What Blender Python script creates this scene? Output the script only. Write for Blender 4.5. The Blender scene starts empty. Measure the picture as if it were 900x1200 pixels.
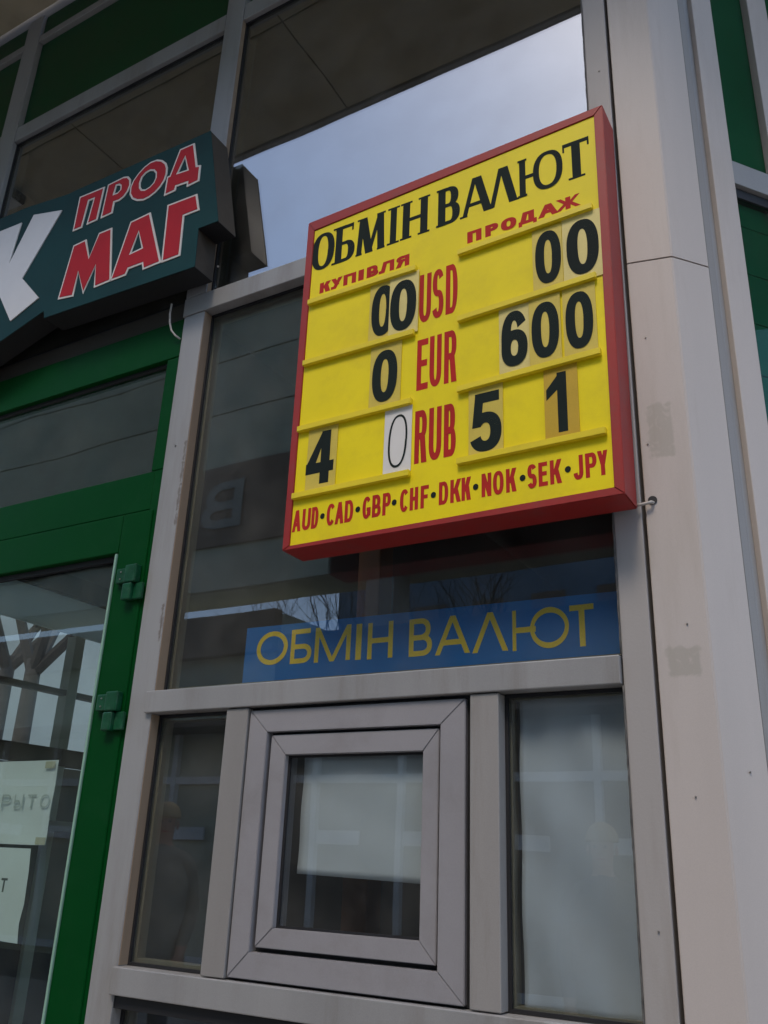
import bpy, bmesh, math, random
from mathutils import Vector, Matrix
R = math.radians
random.seed(7)
S = bpy.context.scene
COL = S.collection

# ---------------------------------------------------------------- camera
cam_d = bpy.data.cameras.new('camera')
cam = bpy.data.objects.new('camera', cam_d); COL.objects.link(cam)
cam_d.sensor_fit = 'HORIZONTAL'; cam_d.sensor_width = 36.0
cam_d.lens = 1036.17 / 900 * 36.0
cam_d.clip_start = 0.02; cam_d.clip_end = 3000
mw = Matrix(((0.8647406107182235, 0.15409936505816846, 0.47799274247978185, 0),
             (0.500798925614583, -0.3361011209095836, -0.7976443271450007, -1.45),
             (0.03773741217880601, 0.9291336944767372, -0.36781308501745297, 1.55),
             (0, 0, 0, 1)))
cam.matrix_world = mw
S.camera = cam

# ---------------------------------------------------------------- light
SUN_EL, SUN_AZ = 57, 174          # overcast, soft light from in front of the shop
w = bpy.data.worlds.new("World"); S.world = w; w.use_nodes = True
nt = w.node_tree; bg = nt.nodes['Background']
sky = nt.nodes.new('ShaderNodeTexSky'); sky.sky_type = 'NISHITA'; sky.sun_disc = False
sky.sun_elevation = R(SUN_EL); sky.sun_rotation = R(SUN_AZ)
sky.air_density = 1.0; sky.dust_density = 1.2; sky.ozone_density = 1.5
nt.links.new(sky.outputs[0], bg.inputs[0]); bg.inputs[1].default_value = 0.13
sd = bpy.data.lights.new('sun', 'SUN'); sd.energy = 0.6; sd.angle = R(14); sd.color = (1, .84, .66)
so = bpy.data.objects.new('sun', sd); COL.objects.link(so)
az = R(SUN_AZ); el = R(SUN_EL)
sundir = Vector((math.sin(az) * math.cos(el), math.cos(az) * math.cos(el), math.sin(el)))
so.rotation_euler = sundir.to_track_quat('Z', 'Y').to_euler(); so.location = (0, 0, 30)
S.view_settings.view_transform = 'Standard'; S.view_settings.look = 'None'
S.view_settings.exposure = 1.22; S.view_settings.gamma = 1.0
S.render.engine = 'CYCLES'
S.cycles.max_bounces = 10; S.cycles.transparent_max_bounces = 24; S.cycles.glossy_bounces = 5

# ---------------------------------------------------------------- materials
def mat(name, col, rough=.5, metal=0., var=.12, scale=6., bump=.0, bscale=60., dirt=0., dirtcol=(.12, .10, .08),
        streak=False, spec=.5, fine=.0, drips=0.):
    m = bpy.data.materials.new(name); m.use_nodes = True
    t = m.node_tree; n = t.nodes; l = t.links; b = n['Principled BSDF']
    b.inputs['Roughness'].default_value = rough; b.inputs['Metallic'].default_value = metal
    b.inputs['Specular IOR Level'].default_value = spec
    tc = n.new('ShaderNodeTexCoord'); geo = n.new('ShaderNodeNewGeometry')
    mp = n.new('ShaderNodeMapping'); l.new(geo.outputs['Position'], mp.inputs[0])
    if streak: mp.inputs['Scale'].default_value = (1, 1, .12)
    nz = n.new('ShaderNodeTexNoise'); nz.inputs['Scale'].default_value = scale; nz.inputs['Detail'].default_value = 6
    nz.inputs['Roughness'].default_value = .6
    l.new(mp.outputs[0], nz.inputs[0])
    mr = n.new('ShaderNodeMapRange'); mr.inputs[1].default_value = .3; mr.inputs[2].default_value = .7
    mr.inputs[3].default_value = 1 - var; mr.inputs[4].default_value = 1 + var
    l.new(nz.outputs[0], mr.inputs[0])
    mul = n.new('ShaderNodeVectorMath'); mul.operation = 'SCALE'; mul.inputs[0].default_value = col
    l.new(mr.outputs[0], mul.inputs['Scale'])
    out = mul.outputs[0]
    if fine > 0:
        n2 = n.new('ShaderNodeTexNoise'); n2.inputs['Scale'].default_value = 700; n2.inputs['Detail'].default_value = 3
        l.new(geo.outputs['Position'], n2.inputs[0])
        m2 = n.new('ShaderNodeMapRange'); m2.inputs[1].default_value = .3; m2.inputs[2].default_value = .7
        m2.inputs[3].default_value = 1 - fine; m2.inputs[4].default_value = 1 + fine; l.new(n2.outputs[0], m2.inputs[0])
        s2 = n.new('ShaderNodeVectorMath'); s2.operation = 'SCALE'; l.new(out, s2.inputs[0]); l.new(m2.outputs[0], s2.inputs['Scale'])
        out = s2.outputs[0]
    if dirt > 0:
        nd = n.new('ShaderNodeTexNoise'); nd.inputs['Scale'].default_value = scale * 1.9; nd.inputs['Detail'].default_value = 8
        nd.inputs['Roughness'].default_value = .7
        l.new(mp.outputs[0], nd.inputs[0])
        rd = n.new('ShaderNodeMapRange'); rd.inputs[1].default_value = .5; rd.inputs[2].default_value = .78
        rd.inputs[3].default_value = 0; rd.inputs[4].default_value = dirt; l.new(nd.outputs[0], rd.inputs[0])
        mx = n.new('ShaderNodeMix'); mx.data_type = 'RGBA'; l.new(rd.outputs[0], mx.inputs[0])
        l.new(out, mx.inputs[6]); mx.inputs[7].default_value = (*dirtcol, 1); out = mx.outputs[2]
    l.new(out, b.inputs['Base Color'])
    rr = n.new('ShaderNodeMapRange'); rr.inputs[3].default_value = max(.02, rough - .08); rr.inputs[4].default_value = min(1, rough + .12)
    l.new(nz.outputs[0], rr.inputs[0]); l.new(rr.outputs[0], b.inputs['Roughness'])
    if drips > 0:
        m3 = n.new('ShaderNodeMapping'); l.new(geo.outputs['Position'], m3.inputs[0]); m3.inputs['Scale'].default_value = (70, 70, 1.3)
        n3 = n.new('ShaderNodeTexNoise'); n3.inputs['Scale'].default_value = 1; n3.inputs['Detail'].default_value = 5; l.new(m3.outputs[0], n3.inputs[0])
        r3 = n.new('ShaderNodeMapRange'); r3.inputs[1].default_value = .52; r3.inputs[2].default_value = .75; r3.inputs[4].default_value = drips; l.new(n3.outputs[0], r3.inputs[0])
        x3 = n.new('ShaderNodeMix'); x3.data_type = 'RGBA'; l.new(r3.outputs[0], x3.inputs[0]); l.new(out, x3.inputs[6]); x3.inputs[7].default_value = (*dirtcol, 1)
        # small chips and specks
        n4 = n.new('ShaderNodeTexVoronoi'); n4.inputs['Scale'].default_value = 16; l.new(geo.outputs['Position'], n4.inputs[0])
        r4 = n.new('ShaderNodeMapRange'); r4.inputs[1].default_value = .055; r4.inputs[2].default_value = .03; r4.inputs[4].default_value = .7; l.new(n4.outputs['Distance'], r4.inputs[0])
        x4 = n.new('ShaderNodeMix'); x4.data_type = 'RGBA'; l.new(r4.outputs[0], x4.inputs[0]); l.new(x3.outputs[2], x4.inputs[6]); x4.inputs[7].default_value = (dirtcol[0] * .45, dirtcol[1] * .4, dirtcol[2] * .4, 1)
        out = x4.outputs[2]
    if bump > 0:
        nb = n.new('ShaderNodeTexNoise'); nb.inputs['Scale'].default_value = bscale; nb.inputs['Detail'].default_value = 4
        l.new(geo.outputs['Position'], nb.inputs[0])
        bp = n.new('ShaderNodeBump'); bp.inputs['Strength'].default_value = bump; bp.inputs['Distance'].default_value = .002
        l.new(nb.outputs[0], bp.inputs['Height']); l.new(bp.outputs[0], b.inputs['Normal'])
    m['_out'] = 1
    return m

def glass(name, tint=(.8, .86, .83), f0=.05, rough=0.0, wave=.0, dust=.03):
    m = bpy.data.materials.new(name); m.use_nodes = True
    t = m.node_tree; n = t.nodes; l = t.links; n.remove(n['Principled BSDF'])
    o = n['Material Output']
    lw = n.new('ShaderNodeLayerWeight'); lw.inputs[0].default_value = .5
    p = n.new('ShaderNodeMath'); p.operation = 'POWER'; p.inputs[1].default_value = 5; l.new(lw.outputs['Facing'], p.inputs[0])
    ma = n.new('ShaderNodeMath'); ma.operation = 'MULTIPLY_ADD'; ma.inputs[1].default_value = 1 - f0; ma.inputs[2].default_value = f0
    l.new(p.outputs[0], ma.inputs[0])
    tr = n.new('ShaderNodeBsdfTransparent'); tr.inputs[0].default_value = (*tint, 1)
    gl = n.new('ShaderNodeBsdfGlossy'); gl.inputs['Roughness'].default_value = rough; gl.inputs[0].default_value = (.95, .97, 1, 1)
    geo = n.new('ShaderNodeNewGeometry')
    if wave:
        nb = n.new('ShaderNodeTexNoise'); nb.inputs['Scale'].default_value = 2.2; nb.inputs['Detail'].default_value = 1
        l.new(geo.outputs['Position'], nb.inputs[0])
        bp = n.new('ShaderNodeBump'); bp.inputs['Strength'].default_value = wave; bp.inputs['Distance'].default_value = .01
        l.new(nb.outputs[0], bp.inputs['Height']); l.new(bp.outputs[0], gl.inputs['Normal'])
    mx = n.new('ShaderNodeMixShader'); l.new(ma.outputs[0], mx.inputs[0]); l.new(tr.outputs[0], mx.inputs[1]); l.new(gl.outputs[0], mx.inputs[2])
    df = n.new('ShaderNodeBsdfDiffuse'); df.inputs[0].default_value = (.42, .40, .36, 1)
    nd = n.new('ShaderNodeTexNoise'); nd.inputs['Scale'].default_value = 9; nd.inputs['Detail'].default_value = 7
    l.new(geo.outputs['Position'], nd.inputs[0])
    rd = n.new('ShaderNodeMapRange'); rd.inputs[1].default_value = .35; rd.inputs[2].default_value = .8
    rd.inputs[3].default_value = dust * .4; rd.inputs[4].default_value = dust * 2.2; l.new(nd.outputs[0], rd.inputs[0])
    m2 = n.new('ShaderNodeMixShader'); l.new(rd.outputs[0], m2.inputs[0]); l.new(mx.outputs[0], m2.inputs[1]); l.new(df.outputs[0], m2.inputs[2])
    l.new(m2.outputs[0], o.inputs[0])
    return m

M = {}
M['alu'] = mat('painted_aluminium', (.325, .322, .318), .42, .15, .10, 5, bump=.08, bscale=300, dirt=.6, dirtcol=(.17, .14, .10), streak=True, fine=.06, drips=.35)
M['alu_warm'] = mat('weathered_aluminium', (.30, .285, .27), .5, .1, .1, 4, bump=.08, bscale=300, dirt=.7, dirtcol=(.14, .11, .08), streak=True, fine=.06, drips=.4)
M['bead'] = mat('glazing_bead', (.27, .24, .17), .5, .1, .1, 6, dirt=.4, streak=True)
M['pvc'] = mat('grey_window_profile', (.295, .285, .295), .4, 0, .07, 4, dirt=.4, dirtcol=(.17, .15, .13), fine=.05, drips=.15)
M['clad'] = mat('pale_cladding_sheet', (.52, .465, .425), .5, 0, .09, 2.5, bump=.3, bscale=5, dirt=.6, dirtcol=(.30, .245, .185), streak=True, fine=.04, drips=.5)
M['postpale'] = mat('pale_post_paint', (.40, .375, .355), .48, .05, .09, 4, bump=.1, bscale=200, dirt=.6, dirtcol=(.22, .18, .13), streak=True, fine=.05, drips=.4)
M['gasket'] = mat('black_rubber', (.012, .012, .014), .6)
M['dark'] = mat('dark_void', (.015, .015, .016), .8)
M['green'] = mat('green_door_paint', (.0, .050, .008), .45, 0, .08, 5, dirt=.12, dirtcol=(.03, .10, .05), drips=.25, bump=.06, bscale=120, fine=.04, spec=.07)
M['shadebar'] = mat('shaded_brown_bar', (.038, .032, .024), .6, 0, .2, 6)  # transom colour darkened to hold the shade under the shop sign
M['green_hi'] = mat('green_bead_highlight', (.25, .42, .32), .35)  # pale green puts the bead's bright highlight into its colour
M['hinge'] = mat('worn_green_hinge_paint', (.004, .065, .025), .35, 0, .3, 30, dirt=.35, dirtcol=(.10, .18, .13), spec=.3)
M['spandrel'] = mat('dark_green_spandrel', (.001, .060, .018), .3, 0, .12, 6, spec=.2)
M['red'] = mat('red_sign_frame', (.33, .017, .013), .5, 0, .08, 6, dirt=.6, dirtcol=(.20, .06, .05), drips=.2, bump=.08, bscale=150, fine=.06)
M['yellow'] = mat('yellow_sign_panel', (.88, .71, .006), .42, 0, .08, 3, dirt=.45, dirtcol=(.60, .44, .03), drips=.14, fine=.03, spec=.3)
M['yrail'] = mat('yellow_rail_plastic', (.82, .64, .015), .42, 0, .06, 9, dirt=.3, dirtcol=(.5, .36, .05), fine=.03)
M['ink'] = mat('black_sign_print', (.011, .019, .017), .75, var=.2, spec=.15)
M['inkred'] = mat('red_sign_print', (.46, .020, .015), .65, var=.12, scale=20, spec=.2)
M['card'] = mat('aged_yellow_card', (.66, .51, .07), .45, 0, .08, 14, dirt=.3, dirtcol=(.5, .36, .08), fine=.05)
M['card_pale'] = mat('faded_yellow_card', (.72, .60, .20), .45, 0, .08, 14, dirt=.3, dirtcol=(.5, .42, .18), fine=.05)
M['card_ochre'] = mat('ochre_card', (.55, .35, .012), .45, 0, .06, 14, dirt=.3, dirtcol=(.45, .28, .03), fine=.05)
M['card_white'] = mat('white_card', (.72, .70, .66), .6, 0, .03, 10)
M['teal'] = mat('dark_teal_sign_face', (.008, .045, .048), .5, 0, .2, 4, dirt=.15, dirtcol=(.03, .06, .055), drips=.1, fine=.05, spec=.1)
M['signside'] = mat('brown_grey_sign_side', (.05, .04, .03), .6, 0, .2, 6, dirt=.3)
M['lettered'] = mat('crimson_letter_film', (.42, .018, .030), .6, 0, .08, 12, fine=.04, spec=.15)
M['letterwhite'] = mat('white_letter_rim', (.66, .62, .58), .4, 0, .06, 12)
M['kwhite'] = mat('white_letter_face', (.60, .59, .57), .2, 0, .04, 5, dirt=.15, dirtcol=(.4, .38, .34))
M['soffit'] = mat('beige_soffit_board', (.46, .40, .28), .7, 0, .12, 2.5, bump=.1, bscale=40, dirt=.35, dirtcol=(.14, .11, .08))
M['blue'] = mat('blue_window_film', (.004, .17, .50), .4, 0, .06, 3)
M['yfilm'] = mat('yellow_window_film', (.98, .68, .03), .45, 0, .06, 9)
M['paper'] = mat('white_paper', (.74, .76, .78), .8, 0, .04, 3, bump=.4, bscale=5)
M['blind'] = mat('white_window_film', (.64, .67, .72), .7, 0, .05, 2.5)
M['greyink'] = mat('faint_grey_print', (.46, .49, .48), .8)
M['dkink'] = mat('dark_paper_print', (.07, .08, .08), .8)
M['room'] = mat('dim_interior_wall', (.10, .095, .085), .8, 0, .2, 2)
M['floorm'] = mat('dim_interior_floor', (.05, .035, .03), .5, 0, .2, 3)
M['sealant'] = mat('grimy_sealant', (.10, .095, .085), .6, 0, .5, 60)
M['tape'] = mat('yellowed_tape', (.50, .46, .34), .3)
M['wood'] = mat('brown_wood', (.22, .09, .035), .5, 0, .3, 8, streak=True)
M['fascia'] = mat('white_fascia', (.72, .76, .76), .6, 0, .05, 3)
_t = M['fascia'].node_tree; _b = _t.nodes['Principled BSDF']                 # translucent sheet with daylight behind it
_tl = _t.nodes.new('ShaderNodeBsdfTranslucent'); _tl.inputs[0].default_value = (.75, .82, .82, 1)
_mx = _t.nodes.new('ShaderNodeMixShader'); _mx.inputs[0].default_value = .6
_t.links.new(_b.outputs[0], _mx.inputs[1]); _t.links.new(_tl.outputs[0], _mx.inputs[2]); _t.links.new(_mx.outputs[0], _t.nodes['Material Output'].inputs[0])
M['mulbeige'] = mat('beige_mullion', (.7, .7, .6), .5)
M['return'] = mat('brown_streaked_edge', (.30, .22, .15), .5, 0, .2, 7, dirt=.6, dirtcol=(.13, .08, .05), streak=True)  # brown strip for the post returns, with darker streaks down it
M['cable'] = mat('white_cable_sheath', (.45, .42, .38), .5, var=.2, scale=60)
M['asphalt'] = mat('asphalt', (.05, .05, .052), .85, 0, .25, 3, bump=.5, bscale=90, fine=.3)
M['paving'] = mat('grey_concrete_paving', (.37, .32, .26), .8, 0, .2, 3, bump=.4, bscale=60, dirt=.4)
M['opp'] = mat('olive_siding', (.52, .53, .40), .7, 0, .15, 1.2, dirt=.3)
M['oppband'] = mat('brown_sign_band', (.22, .15, .10), .6, 0, .1, 1)
M['oppletter'] = mat('pale_sign_letter', (.30, .30, .26), .6)
M['palewall'] = mat('pale_cream_wall', (.62, .60, .54), .85, 0, .1, .8)
M['farblue'] = mat('blue_grey_render', (.17, .23, .30), .8, 0, .2, .4)
M['oppwhite'] = mat('white_plastic_frame', (.78, .8, .8), .4)
M['stone'] = mat('pale_plaster_wall', (.36, .34, .30), .85, 0, .15, 1.4, bump=.3, bscale=8)
M['bark'] = mat('grey_bark', (.045, .040, .036), .9, 0, .3, 8, bump=1, bscale=60)
M['skin'] = mat('skin', (.52, .30, .22), .5)
M['coat'] = mat('grey_green_coat', (.24, .25, .21), .85, 0, .2, 12, bump=.4, bscale=30)
M['coat2'] = mat('dark_blue_coat', (.03, .035, .055), .85, 0, .2, 12)
M['trouser'] = mat('blue_jeans', (.06, .075, .11), .9, 0, .2, 20)
M['shoe'] = mat('black_shoe', (.02, .02, .02), .5)
M['hat'] = mat('tan_knit_hat', (.55, .42, .24), .9, 0, .2, 60, bump=.6, bscale=200)
M['screw'] = mat('dull_steel', (.35, .33, .3), .4, .8)
M['tealglass_back'] = mat('green_lower_spandrel', (.006, .085, .06), .3, 0, .15, 4)
M['glass'] = glass('window_glass', tint=(.84, .87, .87), f0=.068, wave=.06, dust=.03)
M['glass_up'] = glass('upper_window_glass', tint=(.6, .62, .58), f0=.24, wave=.12, dust=.05)
M['glass_side'] = glass('green_side_glass', tint=(.55, .85, .72), f0=.015, dust=.01)
M['glass_door'] = glass('door_glass', tint=(.84, .90, .87), f0=.05, wave=.1, dust=.02)

def add_patch(m, boxes, col, strength=.6):
    """tape residue left on the sheet: blotchy rectangles at fixed places on the column"""
    t = m.node_tree; n = t.nodes; l = t.links; b = n['Principled BSDF']
    src = b.inputs['Base Color'].links[0].from_socket
    geo = n.new('ShaderNodeNewGeometry'); sx = n.new('ShaderNodeSeparateXYZ'); l.new(geo.outputs['Position'], sx.inputs[0])
    nz = n.new('ShaderNodeTexNoise'); nz.inputs['Scale'].default_value = 45; nz.inputs['Detail'].default_value = 6
    nz.inputs['Distortion'].default_value = 1.2
    l.new(geo.outputs['Position'], nz.inputs[0])
    for (x0, x1, z0, z1) in boxes:
        def win(sock, a, c, e):
            o1 = n.new('ShaderNodeMapRange'); o1.inputs[1].default_value = a; o1.inputs[2].default_value = a + e; l.new(sock, o1.inputs[0])
            o2 = n.new('ShaderNodeMapRange'); o2.inputs[1].default_value = c; o2.inputs[2].default_value = c - e; l.new(sock, o2.inputs[0])
            mm = n.new('ShaderNodeMath'); mm.operation = 'MULTIPLY'; l.new(o1.outputs[0], mm.inputs[0]); l.new(o2.outputs[0], mm.inputs[1]); return mm.outputs[0]
        a = win(sx.outputs[0], x0, x1, .012); c = win(sx.outputs[2], z0, z1, .016)
        mm = n.new('ShaderNodeMath'); mm.operation = 'MULTIPLY'; l.new(a, mm.inputs[0]); l.new(c, mm.inputs[1])
        ad = n.new('ShaderNodeMath'); ad.operation = 'MULTIPLY_ADD'; ad.inputs[1].default_value = .55; l.new(mm.outputs[0], ad.inputs[0]); l.new(nz.outputs[0], ad.inputs[2])
        nr = n.new('ShaderNodeMapRange'); nr.inputs[1].default_value = .82; nr.inputs[2].default_value = 1.02; nr.inputs[4].default_value = strength
        l.new(ad.outputs[0], nr.inputs[0])
        m3 = n.new('ShaderNodeMath'); m3.operation = 'MULTIPLY'; l.new(mm.outputs[0], m3.inputs[0]); l.new(nr.outputs[0], m3.inputs[1])
        mx = n.new('ShaderNodeMix'); mx.data_type = 'RGBA'; l.new(m3.outputs[0], mx.inputs[0]); l.new(src, mx.inputs[6])
        mx.inputs[7].default_value = (*col, 1); src = mx.outputs[2]
    l.new(src, b.inputs['Base Color'])
add_patch(M['alu'], [(-1.464, -1.440, 2.27, 2.52), (-1.466, -1.440, 1.99, 2.10)], (.12, .085, .06), .7)
add_patch(M['clad'], [(-.335, -.275, 2.22, 2.352), (-.333, -.266, 1.832, 1.905)], (.31, .29, .24), .5)

# ---------------------------------------------------------------- helpers
def tag(o, label=None, cat=None, group=None, kind=None):
    if label: o['label'] = label
    if cat: o['category'] = cat
    if group: o['group'] = group
    if kind: o['kind'] = kind
    return o
def thing(name, label, cat, loc=(0, 0, 0), rz=0, group=None):
    o = bpy.data.objects.new(name, None); COL.objects.link(o); o.empty_display_size = .1
    o.location = loc; o.rotation_euler = (0, 0, rz)
    return tag(o, label, cat, group)
def world_of(o):
    m = Matrix.Identity(4)
    while o is not None:
        m = Matrix.LocRotScale(o.location, o.rotation_euler, None) @ m; o = o.parent
    return m
def link(name, bm, m, parent=None, local=False, smooth=False):
    """bm holds world coordinates (or the parent's, when local); the object's origin goes to its middle"""
    if parent is not None and not local:
        bm.transform(world_of(parent).inverted())
    if bm.verts:
        lo = Vector([min(v.co[i] for v in bm.verts) for i in range(3)]); hi = Vector([max(v.co[i] for v in bm.verts) for i in range(3)])
        c = (lo + hi) / 2
    else: c = Vector()
    bm.transform(Matrix.Translation(-c))
    me = bpy.data.meshes.new(name); bm.to_mesh(me); bm.free()
    me.materials.append(m)
    if smooth:
        for p in me.polygons: p.use_smooth = True
    o = bpy.data.objects.new(name, me); COL.objects.link(o); o.location = c
    if parent is not None: o.parent = parent
    return o
def bbox_add(bm, x0, x1, y0, y1, z0, z1, bev=0.):
    r = bmesh.ops.create_cube(bm, size=1)
    vs = r['verts']
    for v in vs:
        v.co = Vector(((x0 + x1) / 2 + v.co.x * (x1 - x0), (y0 + y1) / 2 + v.co.y * (y1 - y0), (z0 + z1) / 2 + v.co.z * (z1 - z0)))
    if bev > 0:
        es = list({e for v in vs for e in v.link_edges})
        bmesh.ops.bevel(bm, geom=es, offset=bev, segments=2, affect='EDGES', profile=.5)
def box(name, x0, x1, y0, y1, z0, z1, m, parent=None, bev=.0012, local=False):
    bm = bmesh.new(); bbox_add(bm, x0, x1, y0, y1, z0, z1, bev)
    return link(name, bm, m, parent, local)
def prism(pts, y0, y1, bm=None, bev=0., holes=()):
    """polygon in x,z extruded from y0 (front) to y1 (back)"""
    own = bm is None
    if own: bm = bmesh.new()
    b2 = bmesh.new()
    loops = []
    for loop in [pts] + list(holes):
        vs = [b2.verts.new((x, y0, z)) for x, z in loop]
        loops += [b2.edges.new((vs[i], vs[(i + 1) % len(vs)])) for i in range(len(vs))]
    bmesh.ops.triangle_fill(b2, edges=loops, use_beauty=True, normal=(0, -1, 0))
    if y1 != y0:
        r = bmesh.ops.extrude_face_region(b2, geom=b2.faces[:])
        bmesh.ops.translate(b2, verts=[g for g in r['geom'] if isinstance(g, bmesh.types.BMVert)], vec=(0, y1 - y0, 0))
        bmesh.ops.recalc_face_normals(b2, faces=b2.faces[:])
    else:
        for f in b2.faces:
            f.normal_update()
            if f.normal.y > 0: f.normal_flip()
    me = bpy.data.meshes.new('t'); b2.to_mesh(me); b2.free(); bm.from_mesh(me); bpy.data.meshes.remove(me)
    return bm
def inset(pts, d):
    a = sum(pts[i][0] * pts[(i + 1) % len(pts)][1] - pts[(i + 1) % len(pts)][0] * pts[i][1] for i in range(len(pts)))
    s = 1 if a > 0 else -1; n = len(pts); out = []
    for i in range(n):
        p, q, r = Vector(pts[i - 1]), Vector(pts[i]), Vector(pts[(i + 1) % n])
        e1 = (q - p).normalized(); e2 = (r - q).normalized()
        n1 = Vector((-e1.y, e1.x)) * s; n2 = Vector((-e2.y, e2.x)) * s
        bi = (n1 + n2); k = max(.45, 1 + n1.dot(n2))
        out.append(tuple(q + bi * (d / k)))
    return out
def tube(bm, pts, r, seg=8, r1=None):
    rings = []; n = len(pts)
    for i, p in enumerate(pts):
        p = Vector(p); a = Vector(pts[max(0, i - 1)]); b = Vector(pts[min(n - 1, i + 1)])
        d = (b - a).normalized(); u = d.orthogonal().normalized(); v = d.cross(u)
        if rings:                                         # keep the ring frames aligned
            u = (pu - d * pu.dot(d)).normalized(); v = d.cross(u)
        pu = u
        rr = r if r1 is None else r + (r1 - r) * i / (n - 1)
        rings.append([bm.verts.new(p + (u * math.cos(2 * math.pi * k / seg) + v * math.sin(2 * math.pi * k / seg)) * rr) for k in range(seg)])
    for a, b in zip(rings, rings[1:]):
        for k in range(seg): bm.faces.new((a[k], a[(k + 1) % seg], b[(k + 1) % seg], b[k]))
    bm.faces.new(rings[0][::-1]); bm.faces.new(rings[-1])

# ---------------------------------------------------------------- lettering
def rect(x0, y0, x1, y1): return [[(x0, y0), (x1, y0), (x1, y1), (x0, y1)]]
def para(x0, x1, T, y0=0, y1=1): return [[(x0, y0), (x0 + T, y0), (x1 + T, y1), (x1, y1)]]
def ring(cx, cy, rx, ry, T, H, a0=0, a1=360, ex=2.3, n=40):
    out = []; k = max(6, int(n * (a1 - a0) / 360))
    def pt(a, rx, ry):
        c, s = math.cos(R(a)), math.sin(R(a))
        return (cx + rx * math.copysign(abs(c) ** (2 / ex), c), cy + ry * math.copysign(abs(s) ** (2 / ex), s))
    for i in range(k):
        a = a0 + (a1 - a0) * i / k; b = a0 + (a1 - a0) * (i + 1) / k
        out.append([pt(a, rx, ry), pt(b, rx, ry), pt(b, rx - T, ry - H), pt(a, rx - T, ry - H)])
    return out
def bowl(y0, y1, xr, T, H, x0=None):
    r = min(.45, xr * .5); x0 = T * .5 if x0 is None else x0
    cy = (y0 + y1) / 2
    return rect(x0, y1 - H, xr - r + .01, y1) + rect(x0, y0, xr - r + .01, y0 + H) + ring(xr - r, cy, r, (y1 - y0) / 2, T, H, -90, 90)
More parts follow.
